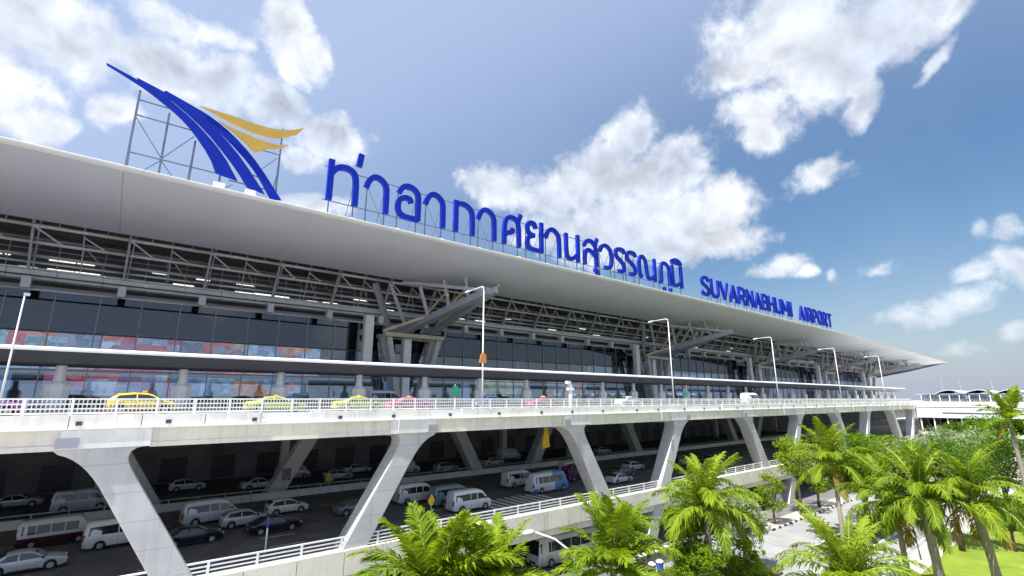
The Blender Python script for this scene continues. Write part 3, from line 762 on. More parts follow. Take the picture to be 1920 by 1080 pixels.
# great raking columns carrying the roof
def mega_column(x):
    root = bpy.data.objects.new('column', None); COL.objects.link(root); root.parent = ter
    root.location = Vector((x, 84.5, 0)) + TO
    zc = H + 11.2
    for sx in (-1, 1):
        for sy in (-1, 1):
            MB().bar((sx * 2.2, sy * 0.5, ZD + 0.0), (sx * 5.3, sy * 1.5, zc), 1.0, 1.15, up=(0, 1, 0)).build('raking_leg', M_legc, root)
    MB().box(-1.6, -0.1, -0.7, 0.6, ZD, zc).build('upright', M_white, root)
    MB().box(-6.4, 6.0, -2.6, -1.6, zc + 0.01, zc + 0.75).build('cap_beam', M_beige, root)
    MB().box(-6.0, 6.4, 1.3, 2.3, zc + 0.01, zc + 0.7).build('cap_beam', M_beige, root)
    MB().box(-3.2, 3.2, -1.4, 1.2, ZD + 0.003, ZD + 1.3).build('plinth', M_conc, root)
    MB().box(-9.6, -8.0, -1.0, 0.2, H + 6.0, H + 14.9).build('service_shaft', M_white, root)
    MB().box(-9.6, -3.0, -0.9, 0.1, H + 4.9, H + 5.98).build('service_shaft_foot', M_white, root)
    # raking boom reaching forward to the soffit, with a fan of struts
    tip = Vector((2.5, -22.5, H + 17.3))
    MB().bar((-3.0, 1.0, zc + 0.6), tip, 1.5, 1.1).build('boom', M_steel, root)
    MB().bar((3.4, 1.0, zc + 0.6), tip + Vector((1.2, 0, .3)), 1.1, 0.9).build('boom', M_steel, root)
    for q in (0.15, 0.4, 0.62, 0.8):
        a = Vector((-3.0, 1.0, zc + 0.6)).lerp(tip, q)
        b = Vector((-9 + 14 * q, -2 - 17 * q, H + 20.6))
        MB().bar(a, b, 0.45, 0.45).build('fan_strut', M_steel2, root)
        b2 = Vector((4 + 7 * q, -2 - 17 * q, H + 20.6))
        MB().bar(a + Vector((1, 0, 0)), b2, 0.40, 0.40).build('fan_strut', M_beige, root)
    MB().bar((-4.0, 0.5, zc + 0.7), (-9.5, -4.0, H + 20.3), 0.9, 0.8).build('fan_strut', M_steel, root)
    MB().bar((4.0, 0.5, zc + 0.7), (9.5, -4.0, H + 20.3), 0.9, 0.8).build('fan_strut', M_steel, root)
    MB().bar((-6.5, -2.1, zc + 0.9), (5.0, -15.0, H + 17.2), 0.55, 0.5).build('lattice_bar', M_beige, root)
    MB().bar((6.5, -2.1, zc + 0.9), (-1.0, -15.0, H + 17.4), 0.5, 0.5).build('lattice_bar', M_steel2, root)
    MB().bar((2.5, -22.5, H + 17.3), (-7.0, -10.0, H + 19.6), 0.6, 0.5).build('lattice_bar', M_steel, root)
    MB().bar((3.0, -22.0, H + 17.5), (8.5, -9.0, H + 19.8), 0.6, 0.5).build('lattice_bar', M_steel, root)
    return root
mc = mega_column(42.8)
for x in (122.0, 190.0, 256.0, 318.0):
    c = copy_tree(mc, ter); c.location = Vector((x, 84.5, 0)) + TO

# hoardings hanging inside the glass, with glow added to brighten them
AD = [((0.62, 0.20, 0.10), (0.50, 0.28, 0.16), (0.20, 0.24, 0.34), (0.62, 0.11, 0.08), (0.30, 0.30, 0.42), (0.24, 0.36, 0.42)),
      ((0.36, 0.17, 0.27), (0.40, 0.05, 0.10), (0.26, 0.27, 0.40), (0.42, 0.44, 0.55), (0.30, 0.16, 0.26), (0.52, 0.10, 0.07)),
      ((0.55, 0.10, 0.07), (0.17, 0.16, 0.22), (0.30, 0.22, 0.30), (0.50, 0.32, 0.20), (0.24, 0.28, 0.36), (0.12, 0.12, 0.17)),
      ((0.20, 0.30, 0.46), (0.62, 0.24, 0.10), (0.34, 0.42, 0.55), (0.55, 0.16, 0.12), (0.28, 0.34, 0.50), (0.24, 0.27, 0.36)),
      ((0.34, 0.36, 0.20), (0.42, 0.36, 0.24), (0.36, 0.30, 0.26), (0.30, 0.36, 0.40)),
      ((0.34, 0.28, 0.42), (0.40, 0.36, 0.46), (0.30, 0.28, 0.38), (0.24, 0.30, 0.40))]
ads = [(-14.5, 11.5, 3.9, 8.9, 0, 'orange and grey figures on a wide hoarding with added glow in the terminal window'),
       (-2.8, 9.2, 3.9, 9.1, 1, 'purple and dark red hoarding with added glow in the terminal window'),
       (6.6, 9.0, 3.9, 9.2, 2, 'dark portrait on a hoarding with added glow and a red strip'),
       (15.8, 11.6, 3.9, 8.8, 3, 'orange and blue hoarding with added glow next to the raking column'),
       (-8.0, 14.0, 0.4, 3.4, 1, 'low pinkish red hoarding under the dark canopy'),
       (8.0, 18.0, 0.4, 3.2, 3, 'low pale blue hoarding behind the canopy posts'),
       (62.0, 16.0, 1.0, 7.0, 4, 'olive and tan hoarding between the first two raking columns'),
       (84.0, 14.0, 0.6, 6.4, 0, 'rust coloured hoarding near the second raking column'),
       (140.0, 22.0, 1.0, 8.0, 5, 'lilac hoarding beyond the second raking column'),
       (205.0, 24.0, 1.0, 7.5, 5, 'small far lilac hoarding toward the end of the terminal')]
AM = {}
def ad_mat(ci, k):
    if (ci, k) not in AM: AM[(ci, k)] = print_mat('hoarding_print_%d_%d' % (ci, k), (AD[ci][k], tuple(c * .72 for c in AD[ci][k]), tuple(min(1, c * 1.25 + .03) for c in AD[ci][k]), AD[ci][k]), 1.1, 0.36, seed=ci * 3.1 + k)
    return AM[(ci, k)]
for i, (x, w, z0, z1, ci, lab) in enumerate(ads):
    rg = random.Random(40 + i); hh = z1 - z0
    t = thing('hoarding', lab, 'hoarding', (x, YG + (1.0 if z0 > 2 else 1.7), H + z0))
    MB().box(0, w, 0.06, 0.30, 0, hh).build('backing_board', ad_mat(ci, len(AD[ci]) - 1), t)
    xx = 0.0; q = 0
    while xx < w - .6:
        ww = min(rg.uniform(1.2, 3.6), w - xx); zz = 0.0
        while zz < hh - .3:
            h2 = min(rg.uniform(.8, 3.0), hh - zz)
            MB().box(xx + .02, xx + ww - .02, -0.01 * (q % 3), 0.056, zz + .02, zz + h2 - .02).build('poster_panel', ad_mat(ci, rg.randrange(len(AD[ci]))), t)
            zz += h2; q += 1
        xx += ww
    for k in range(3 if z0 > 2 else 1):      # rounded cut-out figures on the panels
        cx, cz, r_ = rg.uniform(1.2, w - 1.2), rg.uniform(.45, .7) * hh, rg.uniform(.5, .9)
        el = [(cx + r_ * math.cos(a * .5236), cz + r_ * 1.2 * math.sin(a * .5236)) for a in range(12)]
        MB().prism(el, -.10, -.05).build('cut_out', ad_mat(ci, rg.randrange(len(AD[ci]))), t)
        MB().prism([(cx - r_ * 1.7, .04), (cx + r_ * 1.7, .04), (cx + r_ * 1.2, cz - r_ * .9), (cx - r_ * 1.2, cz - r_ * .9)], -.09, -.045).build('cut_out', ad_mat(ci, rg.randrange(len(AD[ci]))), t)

# ================================================================== CANOPY ON THE UPPER DECK
can = thing('walkway_canopy', 'long thin dark canopy with a white edge on bulb-footed posts', 'canopy', (100, 60, ZD + 0.16))
co_ = Vector((-100, -60, -(ZD + 0.16)))
CX0, CX1 = -62.0, 262.0
def slab(y0, z0, y1, z1, th0, th1, name, m):
    mb = MB(); 
    mb.v = [(CX0, y0, z0), (CX1, y0, z0), (CX1, y1, z1), (CX0, y1, z1), (CX0, y0, z0 + th0), (CX1, y0, z0 + th0), (CX1, y1, z1 + th1), (CX0, y1, z1 + th1)]
    mb.f = [(3,2,1,0),(4,5,6,7),(0,1,5,4),(1,2,6,5),(2,3,7,6),(3,0,4,7)]
    ob = mb.build(name, m, can); ob.location = co_; return ob
slab(57.0, H + 4.02, 58.4, H + 3.05, 0.10, 1.15, 'canopy_sheet', M_canopy)
slab(58.403, H + 3.05, 63.4, H + 2.95, 1.15, 0.30, 'canopy_sheet', M_canopy)
slab(56.72, H + 3.99, 57.0, H + 4.02, 0.20, 0.34, 'edge_strip', mat('canopy_edge_white', (0.90, 0.90, 0.92), 0.35, var=0.03))
neck = MB(); pod = MB()
def ring_loft(mb, secs):
    b = len(mb.v); n_ = 8
    for z, rx, ry in secs:
        for q in range(n_):
            t = 2 * math.pi * (q + .5) / n_; mb.v.append((rx * math.cos(t), ry * math.sin(t), z))
    for i in range(len(secs) - 1):
        for q in range(n_): mb.f.append((b + i*n_ + q, b + i*n_ + (q+1) % n_, b + (i+1)*n_ + (q+1) % n_, b + (i+1)*n_ + q))
    mb.f.append(tuple(b + q for q in range(n_))[::-1]); mb.f.append(tuple(b + (len(secs)-1)*n_ + q for q in range(n_)))
ring_loft(pod, [(0, .55, .5), (0.5, .80, .7), (1.7, .98, .8), (2.2, .95, .75), (2.5, .55, .5)])
ring_loft(neck, [(2.5, .48, .42), (3.2, .36, .32), (3.92, .40, .36)])
pod_me = pod.mesh('post_foot', M_white); neck_me = neck.mesh('post_neck', M_white)
k = 0; x = -4.3 - 9.28 * 6
while x < CX1:
    pp = link('post_foot', pod_me, can, Vector((x, 60, ZD + 0.16)) + co_)
    link('post_neck', neck_me, pp)
    x += 9.28

# ================================================================== LAMP POSTS
def lamp_post(x, y, hgt, label, arm=3.0, group='lamp posts along the upper deck'):
    t = thing('lamp_post', label, 'lamp post', (x, y, ZD + 0.004), 0, group)
    MB().tube([(0, 0, 0), (0, 0, hgt * .5), (0, 0, hgt - 0.5)], [0.10, 0.08, 0.06], 8).build('pole', M_white, t, smooth=True)
    MB().box(-.22, .22, -.22, .22, 0, .35).build('base_plate', M_steel, t)
    if arm:
        MB().tube([(0, 0, hgt - 0.5), (0, 0.10, hgt - 0.12), (0, 0.45, hgt), (0, arm, hgt - 0.05)], [0.07, 0.065, 0.06, 0.05], 8).build('arm', M_white, t, smooth=True)
        MB().add([(-.16, arm - .1, hgt - .16), (.16, arm - .1, hgt - .16), (.2, arm + .8, hgt - .2), (-.2, arm + .8, hgt - .2), (-.1, arm - .1, hgt + .04), (.1, arm - .1, hgt + .04), (.12, arm + .75, hgt - .02), (-.12, arm + .75, hgt - .02)],
                 [(3,2,1,0),(4,5,6,7),(0,1,5,4),(1,2,6,5),(2,3,7,6),(3,0,4,7)]).build('lamp_head', M_steel2, t)
    else:
        MB().box(-.10, .35, -.10, .10, hgt - 0.5, hgt - 0.32).build('lamp_head', M_steel2, t)
    return t
z_top = 13.0 + 1.15
lp_ = lamp_post(-5.8, 45, 8.4, 'short slim lamp post near the left edge without a long arm', arm=0); lp_.scale = (.7, .7, 1)
for x, lab in ((32.0, 'tall lamp post with an orange sign on it, nearest tall one on the deck'), (69.7, 'second tall lamp post from the orange sign, level with the second raking column'),
               (108.3, 'third tall lamp post along the upper deck'), (145.4, 'fourth tall lamp post along the upper deck'),
               (183.2, 'fifth tall lamp post, last on the deck before the concourse')):
    lamp_post(x, 45, z_top, lab)
ob = MB().prism([(-.45, 0), (.50, 0), (.50, .8), (.28, 1.1), (-.04, 1.15), (-.28, .85)], -.04, .04).build('orange_sign', mat('orange_sheet', (0.62, 0.24, 0.06), 0.5))
ob.location = (31.75, 44.72, ZD + 5.1); tag(ob, 'small orange sign fixed to the first tall lamp post', 'sign')

# ================================================================== ROOF SIGN
def chaikin(p, it=2):
    for _ in range(it):
        q = [p[0]]
        for a, b in zip(p[:-1], p[1:]):
            q.append((a[0]*.75 + b[0]*.25, a[1]*.75 + b[1]*.25)); q.append((a[0]*.25 + b[0]*.75, a[1]*.25 + b[1]*.75))
        q.append(p[-1]); p = q
    return p
def stroke(mb, pts, w, y0, y1):
    """flat band of width w along pts in x,z, pushed from y0 to y1"""
    P_ = [Vector((a, b)) for a, b in pts]; Lf, Rt = [], []
    for i, p in enumerate(P_):
        d0 = (P_[i] - P_[i-1]).normalized() if i > 0 else None
        d1 = (P_[i+1] - P_[i]).normalized() if i < len(P_) - 1 else None
        d = d0 if d1 is None else d1 if d0 is None else (d0 + d1).normalized()
        nrm = Vector((-d.y, d.x)); k = 1.0
        if d0 is not None and d1 is not None:
            k = 1.0 / max(0.45, nrm.dot(Vector((-d0.y, d0.x))))
        Lf.append(p + nrm * w / 2 * k); Rt.append(p - nrm * w / 2 * k)
    b = len(mb.v); n_ = len(P_)
    for y in (y0, y1):
        for q in Lf + Rt: mb.v.append((q.x, y, q.y))
    o2 = 2 * n_
    for i in range(n_ - 1):
        mb.f += [(b+i, b+i+1, b+n_+i+1, b+n_+i), (b+o2+i, b+o2+n_+i, b+o2+n_+i+1, b+o2+i+1),
                 (b+i, b+o2+i, b+o2+i+1, b+i+1), (b+n_+i, b+n_+i+1, b+o2+n_+i+1, b+o2+n_+i)]
    mb.f += [(b, b+n_, b+o2+n_, b+o2), (b+n_-1, b+o2+n_-1, b+o2+2*n_-1, b+2*n_-1)]

AA = [[(.03, .60), (.10, .78), (.30, .97), (.60, .97), (.88, .80), (.90, .5), (.90, 0)]]
THAI = {
 'tho': [[(.08, 0), (.08, 1.10)], [(.12, .74), (.25, .92), (.55, 1.0), (.85, .9), (.91, .6), (.91, 0)], [(.96, 1.13), (1.02, 1.50)]],
 'aa': AA,
 'o_ang': [[(.62, .50), (.55, .62), (.30, .62), (.09, .50), (.08, .18), (.30, .05), (.62, .05), (.92, .05)], [(.10, .72), (.25, .95), (.58, 1.0), (.90, .85), (.91, .5), (.91, 0.03)]],
 'ko': [[(.09, 0), (.09, 1.0)], [(.12, .90), (.50, .96), (.86, .80), (.90, .5), (.90, 0)]],
 'so_sala': [[(.09, 0), (.09, .55), (.18, .9), (.50, 1.0), (.82, .9), (.88, .6), (.88, 0)], [(.13, .30), (.25, .42), (.50, .44), (.55, .60)], [(.80, .82), (.98, 1.16)]],
 'yo': [[(.58, .82), (.52, 1.0), (.20, 1.0), (.10, .80), (.20, .58), (.52, .55)], [(.40, .53), (.14, .45), (.09, .15), (.30, .05), (.70, .05), (.90, .06)], [(.90, 0), (.90, 1.10)]],
 'no': [[(.10, 1.0), (.10, .35), (.18, .07), (.50, .05), (.88, .32)], [(.88, 0), (.88, 1.05)]],
 'so_suea': [[(.10, 0), (.10, .40), (.24, .60), (.55, .58), (.80, .42)], [(.06, .72), (.25, .96), (.60, .98), (.88, .78), (.88, .4), (.88, 0)], [(.80, .85), (.98, 1.14)], [(.70, -.14), (.92, -.14), (.92, -.44)]],
 'wo': [[(.05, .68), (.22, .94), (.58, .98), (.88, .78), (.90, .40), (.78, .08), (.35, .06)]],
 'ro': [[(.95, .84), (.88, 1.0), (.40, 1.0), (.12, .92), (.15, .66), (.60, .50), (.90, .35), (.85, .08), (.30, .06)]],
 'no_nen': [[(.18, .06), (.06, .20), (.07, .75), (.15, .97), (.32, .97), (.44, .75), (.46, .25), (.55, .06), (.70, .06), (.90, .30)], [(.91, 0), (.91, 1.02)]],
 'pho': [[(.02, .06), (.18, .06), (.20, .30), (.20, .65), (.28, .95), (.62, .97), (.88, .80), (.90, .5), (.90, 0)], [(.38, -.14), (.38, -.40), (.62, -.42), (.90, -.42), (.90, -.14)]],
 'mo': [[(.10, 1.0), (.12, .40), (.14, .06), (.45, .06), (.88, .32)], [(.88, 0), (.88, 1.02)], [(.05, 1.14), (.28, 1.28), (.70, 1.28), (.96, 1.12)], [(.05, 1.13), (.96, 1.13)]],
}
TEXT = ['tho', 'aa', 'o_ang', 'aa', 'ko', 'aa', 'so_sala', 'yo', 'aa', 'no', 'so_suea', 'wo', 'ro', 'ro', 'no_nen', 'pho', 'mo']
TX = [(17.38, 21.53), (22.48, 25.91), (27.05, 30.92), (31.63, 35.14), (36.76, 40.62), (41.2, 44.93), (46.29, 50.34), (51.29, 55.52), (56.04, 59.91), (60.95, 65.0), (65.95, 70.22), (70.61, 74.83), (75.34, 78.76), (79.0, 82.51), (83.14, 89.75), (90.68, 95.31), (95.6, 100.2)]
YL = 60.0
def roof_sign(name, label, items, zb, hb, w, rails):
    x0, x1 = items[0][1], items[-1][2]
    t = thing(name, label, 'roof sign', (x0, YL, zr(x0)))
    off = -Vector((x0, YL, zr(x0)))
    for strokes, a, b in items:
        mb = MB()
        for i, s in enumerate(strokes):
            closed = s
            pts = chaikin(s, 2) if len(s) > 2 else s
            stroke(mb, [(a + px * (b - a), zb + pz * hb) for px, pz in pts], w, YL - 0.28 - 0.006 * i, YL + 0.22 + 0.006 * i)
        ob = mb.build('letter', M_blue, t); ob.location = off
    for zz in rails:
        ob = MB().box(x0 - .4, x1 + .4, YL + 0.26, YL + 0.36, zz - .06, zz + .06).build('sign_rail', M_bluest, t); ob.location = off
    # stand: one upright behind each stem, with a raking stay and a concrete block
    xs_ = []
    for strokes, a, b in items: xs_ += [a + .12 * (b - a), a + .9 * (b - a)]
    for i, x in enumerate(xs_):
        zf = zr(x) + 0.15
        ob = MB().box(x - .07, x + .07, YL + 0.37, YL + 0.51, zf, zb + hb * .8).build('upright', M_bluest, t); ob.location = off
        if i % 2:
            st = MB().bar((x, YL + 0.55, zb + hb * .75), (x, YL + 4.2, zf + 0.2), 0.07).build('stay', M_bluest, t); st.location = off
        if i % 3 == 1:
            bl = MB().box(x - .28, x + .28, YL - 0.1, YL + 0.30, zf, zf + .85).build('ballast_block', M_conc, t); bl.location = off
        if i % 4 == 2:
            st = MB().bar((x, YL + 0.45, zb + hb * .7), (x + 3.0, YL + 0.45, zf + 0.3), 0.05).build('cross_stay', M_bluest, t); st.location = off
    return t
roof_sign('thai_letter_sign', 'blue Thai lettering standing on the roof edge after the winged logo', [(THAI[c], a, b) for c, (a, b) in zip(TEXT, TX)], H + 25.2, 5.15, 0.76, (H + 25.2, H + 29.9))
LAT = {
 'S': [[(.93, .80), (.75, .97), (.30, .97), (.07, .78), (.25, .58), (.75, .45), (.93, .24), (.72, .04), (.28, .04), (.06, .20)]],
 'U': [[(.1, 1), (.1, .30), (.28, .05), (.72, .05), (.9, .30), (.9, 1)]],
 'V': [[(.04, 1), (.5, .04)], [(.96, 1), (.5, .04)]],
 'A': [[(.04, 0), (.5, .97)], [(.96, 0), (.5, .97)], [(.22, .30), (.78, .30)]],
 'R': [[(.1, 0), (.1, 1)], [(.1, .94), (.65, .94), (.92, .80), (.90, .55), (.6, .46), (.1, .46)], [(.5, .46), (.95, 0)]],
 'N': [[(.1, 0), (.1, 1)], [(.1, .98), (.9, .02)], [(.9, 0), (.9, 1)]],
 'B': [[(.1, 0), (.1, 1)], [(.1, .94), (.6, .94), (.86, .80), (.80, .56), (.5, .52), (.1, .52)], [(.5, .52), (.88, .44), (.92, .16), (.6, .06), (.1, .06)]],
 'H': [[(.1, 0), (.1, 1)], [(.1, .5), (.9, .5)], [(.9, 0), (.9, 1)]],
 'M': [[(.07, 0), (.07, 1)], [(.07, .98), (.5, .30)], [(.5, .30), (.93, .98)], [(.93, 0), (.93, 1)]],
 'I': [[(.5, 0), (.5, 1)]],
 'P': [[(.1, 0), (.1, 1)], [(.1, .94), (.65, .94), (.92, .78), (.90, .52), (.6, .42), (.1, .42)]],
 'O': [[(.5, .96), (.2, .92), (.07, .65), (.07, .35), (.2, .06), (.5, .04), (.8, .06), (.93, .35), (.93, .65), (.8, .92), (.5, .96)]],
 'T': [[(.5, 0), (.5, 1)], [(.02, .93), (.98, .93)]],
}
EX = [108.3, 112.9, 117.6, 122.4, 127.1, 131.8, 136.6, 141.2, 145.4, 149.8, 154.5, 160.2]
items = []
for c, x in zip('SUVARNABHUMI', EX):
    items.append((LAT[c], x, x + (5.0 if c == 'M' else 1.8 if c == 'I' else 4.0)))
roof_sign('latin_letter_sign', 'blue SUVARNABHUMI lettering standing on the roof edge', items, H + 25.0, 4.7, 0.80, (H + 25.0,))
items = []; x = 167.2
for c in 'AIRPORT':
    wd = 1.6 if c == 'I' else 3.7
    items.append((LAT[c], x, x + wd)); x += wd + 0.75
roof_sign('latin_word_sign', 'blue AIRPORT lettering, last word on the roof edge', items, H + 24.8, 4.7, 0.80, (H + 24.8,))

# ------------------------------------------------------------------ winged logo
b1 = [(-5.76, 33.87), (-3.24, 33.17), (-0.93, 32.42), (1.04, 31.26), (2.98, 29.86), (5.51, 27.42), (7.33, 24.55), (5.09, 24.86), (4.28, 26.66), (2.32, 29.11), (0.91, 30.38), (-0.67, 31.37), (-2.2, 32.26), (-3.88, 32.95), (-5.73, 33.67)]
b2 = [(-3.22, 33.46), (-0.87, 32.86), (0.92, 32.22), (3.07, 31.25), (5.38, 29.58), (7.56, 27.43), (10.31, 23.84), (8.35, 24.18), (7.18, 25.85), (5.46, 27.77), (3.51, 29.73), (1.0, 31.55), (-0.96, 32.6), (-3.01, 33.2)]
b3 = [(-0.61, 33.14), (1.64, 32.44), (3.38, 31.89), (5.22, 30.99), (7.33, 29.43), (9.42, 27.35), (12.23, 23.65), (10.99, 23.45), (9.78, 25.37), (8.44, 27.12), (5.65, 29.6), (3.05, 31.41), (0.89, 32.41), (-0.76, 32.91)]
g1 = [(2.59, 32.55), (4.24, 32.55), (6.43, 32.58), (8.45, 32.48), (10.38, 32.55), (12.19, 33.05), (13.87, 34.05), (13.02, 32.75), (11.55, 31.8), (10.53, 31.28), (8.61, 31.18), (6.87, 31.40), (5.59, 31.66), (4.03, 32.15)]
g2 = [(4.69, 31.30), (5.74, 31.00), (7.16, 30.76), (8.62, 30.55), (10.41, 30.48), (11.32, 30.58), (12.22, 31.0), (11.59, 30.32), (10.64, 29.86), (9.7, 29.53), (9.05, 28.81), (8.63, 28.7), (7.45, 29.65), (6.09, 30.54)]
lg = thing('winged_logo', 'airport emblem of three blue blades and two gold sails on a steel frame', 'logo sign', (3.0, YL, zr(3)))
lo_ = -Vector((3.0, YL, zr(3)))
def smooth_poly(p, half):
    top = chaikin(p[:half], 1); bot = chaikin(p[half:], 1); return top + bot
for nm, poly, half, yy, m_ in (('blade', b1, 7, -.30, M_blue), ('blade', b2, 7, -.10, M_blue), ('blade', b3, 7, .10, M_blue), ('sail', g1, 7, -.05, M_gold), ('sail', g2, 7, -.25, M_gold)):
    ob = MB().prism([(x, z + H) for x, z in smooth_poly(poly, half)], YL + yy, YL + yy + 0.18).build(nm, m_, lg); ob.location = lo_
def lbar(a, b, w, nm, y=0.5):
    ob = MB().bar((a[0], YL + y, a[1] + H), (b[0], YL + y, b[1] + H), w).build(nm, M_bluest, lg); ob.location = lo_
for a, b in (((-2.74, 32.4), (-2.72, 22.6)), ((.06, 30.8), (.07, 22.6)), ((2.78, 28.4), (2.76, 22.6)), ((11.5, 33.2), (11.56, 22.6)), ((5.6, 26.0), (5.6, 22.6)), ((8.8, 25.4), (8.8, 22.6))):
    lbar(a, b, 0.20, 'frame_post')
for a, b in (((-2.7, 31.3), (0.2, 31.35)), ((-2.7, 29.5), (2.4, 29.55)), ((-2.7, 25.15), (6.5, 25.2)), ((9.0, 29.62), (11.5, 29.62)), ((6.5, 24.7), (11.0, 24.7)), ((7.2, 26.2), (10, 26.0))):
    lbar(a, b, 0.12, 'frame_rail', 0.52)
for a, b in (((-2.7, 29.3), (.06, 25.3)), ((-1.9, 22.7), (.06, 25.1)), ((.06, 25.1), (1.9, 22.7)), ((2.6, 28.9), (.06, 25.3)), ((11.5, 29.4), (9.6, 27.0)), ((5.0, 22.8), (7.0, 24.3))):
    lbar(a, b, 0.08, 'frame_stay', 0.55)
for a in (-2.72, .07, 2.76, 11.55):
    ob = MB().bar((a, YL + .5, H + 27.5), (a, YL + 5.0, H + 22.9), 0.14).build('back_stay', M_bluest, lg); ob.location = lo_
for x in (5.6, 8.8):
    ob = MB().box(x - .55, x + .55, YL - .3, YL + .3, H + 22.65, H + 23.9).build('ballast_block', M_conc, lg); ob.location = lo_

# ================================================================== CONCOURSE AT THE END
cc = thing('concourse_building', 'pale concourse building with a dark slot and scalloped roof beyond the trees', 'building', (216, 20, 0))
cof = -Vector((216, 20, 0))
def C(mb, nm, m_, par=None, smooth=False):
    ob = mb.build(nm, m_, par or cc, smooth); ob.location = cof if par is None else (0, 0, 0); return ob
M_cwall = mat('concourse_wall', (0.46, 0.49, 0.56), 0.6, var=0.08, vscale=0.2, streak=0.15)
C(MB().box(210, 240, -40, 44, H - 6.1, H - 2.6), 'wall', M_cwall)
C(MB().box(209.8, 240, -40, 44, H - 2.59, H - 1.0), 'parapet', M_conc2)
C(MB().box(209.95, 210.2, 6, 37.0, H - 4.75, H - 4.35), 'slot_window', M_dark)
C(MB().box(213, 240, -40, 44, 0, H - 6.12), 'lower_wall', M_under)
pn = MB().box(211.0, 211.08, 0.06, 3.34, H - 10.6, H - 6.14).mesh('window_pane', M_glassD)
mu = MB().box(210.7, 211.0, -0.16, 0.16, 0, H - 6.12).mesh('pier', M_white)
for k in range(24):
    link('window_pane', pn, cc, cof + Vector((0, 43 - 3.4 * (k + 1), 0))); link('pier', mu, cc, cof + Vector((0, 43 - 3.4 * k, 0)))
C(MB().box(210.6, 213.0, -40, 44, H - 11.6, H - 10.62), 'sill_band', M_white)
# upper gallery: glass with white posts under shallow arched roofs
gp = MB().box(211.5, 211.56, 0.05, 2.35, H - 0.98, H + 1.35).mesh('gallery_pane', glass_mat('gallery_glass', (0.85, 0.9, 0.95), 0.3))
gpo = MB().box(211.4, 211.7, -0.07, 0.07, H - 0.98, H + 1.4).mesh('gallery_post', M_white)
for k in range(34):
    link('gallery_pane', gp, cc, cof + Vector((0, 42 - 2.4 * (k + 1), 0))); link('gallery_post', gpo, cc, cof + Vector((0, 42 - 2.4 * k, 0)))
C(MB().box(222, 222.4, -40, 43.5, H - 0.98, H + 1.3), 'gallery_back_wall', mat('gallery_white', (0.82, 0.82, 0.82), 0.5, var=0.04))
C(MB().box(211.2, 238, -40, 43.5, H + 1.41, H + 1.6), 'gallery_roof', M_steel)
for k in range(12):
    y1 = 38 - 7.2 * k
    mb = MB(); q = 10
    for i in range(q + 1):
        t = i / q; yy = y1 - 6.6 * t; zz = H + 1.61 + 1.0 * math.sin(math.pi * t)
        mb.v += [(210.8, yy, zz), (236, yy, zz), (236, yy, zz + .18), (210.8, yy, zz + .18)]
    for i in range(q):
        for j in range(4): mb.f.append((i*4+j, (i+1)*4+j, (i+1)*4+(j+1) % 4, i*4+(j+1) % 4))
    mb.f += [(0, 1, 2, 3), (q*4, q*4+3, q*4+2, q*4+1)]
    C(mb, 'roof_vault', M_steel2)
for y_, h_ in ((36.5, 5.0), (32.0, 4.2), (24.5, 4.0)):
    C(MB().tube([(214, y_, H + 1.6), (214, y_, H + 1.6 + h_)], 0.07, 6), 'mast', M_steel)

# ================================================================== SMALL THINGS ON THE ROADS
def sign_post(name, label, loc, h, board, m_board, pole_m=M_steel2, yaw=0.0):
    t = thing(name, label, 'sign', loc, yaw)
    MB().tube([(0, 0, 0), (0, 0, h)], 0.05, 8).build('pole', pole_m, t)
    board().build('sign_board', m_board, t)
    return t
M_green = mat('sign_green', (0.03, 0.32, 0.22), 0.5)
M_yel = mat('sign_yellow', (0.72, 0.47, 0.03), 0.5)
M_mag = mat('sign_magenta', (0.50, 0.06, 0.28), 0.5)
sign_post('direction_sign', 'green direction sign on a pole beside the first tall lamp post', (29.0, 46.0, ZD), 2.7, lambda: MB().box(-.6, .6, -.06, -.055 + .03, 1.5, 2.15).box(-.3, .35, -.06, -.03, 2.16, 2.55), M_green)
sign_post('direction_sign', 'green direction sign on a pole beside the second tall lamp post', (74.5, 46.0, ZD), 2.7, lambda: MB().box(-.8, .8, -.06, -.03, 1.5, 2.2).box(-.4, .4, -.06, -.03, 2.21, 2.55), M_green)
t = thing('camera_mast', 'white stepped camera mast on the deck between the first two lamp posts', 'mast', (45.0, 43.9, ZD))
MB().box(-.16, .16, -.16, .16, 0, 3.0).build('mast_post', M_white, t); MB().box(-.5, .5, -.2, .2, 2.2, 2.5).build('cross_arm', M_white, t); MB().box(-.7, -.1, -.2, .2, 3.0, 3.35).build('camera_box', M_white, t)
dia = lambda: MB().prism([(0, 1.7), (.42, 2.3), (0, 2.95), (-.42, 2.3)], -.05, -.01)
sign_post('warning_sign', 'amber diamond warning sign on a post behind the lower railing', (26.6, 46.2, ZL), 2.6, dia, M_yel)
tri = lambda: MB().prism([(-.6, 1.5), (.6, 1.5), (0, 2.6)], -.05, -.01)
sign_post('warning_sign', 'small yellow warning sign on the median barrier', (24.2, 69.9, ZL), 1.5, tri, M_yel)
ob = MB().prism([(-.55, 0), (.75, .15), (.35, 2.7), (-.05, 2.75)], 0, .2).build('hanging_banner', M_yel); ob.location = (43.6, 47.2, ZT - 3.0); tag(ob, 'ochre tapering banner hanging under the upper deck near the third leg', 'banner')
ob = MB().box(-.55, .55, 0, .08, 0, 1.5).build('leg_poster', print_mat('poster_print', ((.07, .05, .16), (.10, .05, .14), (.16, .09, .14), (.06, .05, .14)), 1.2, 0.05)); ob.location = (18.9, 70.9, ZL + 2.0); tag(ob, 'small purple poster on a leg of the back row', 'poster')
t = thing('marker_post', 'thin white post with a blue top behind the lower railing', 'post', (11.4, 46.9, ZL))
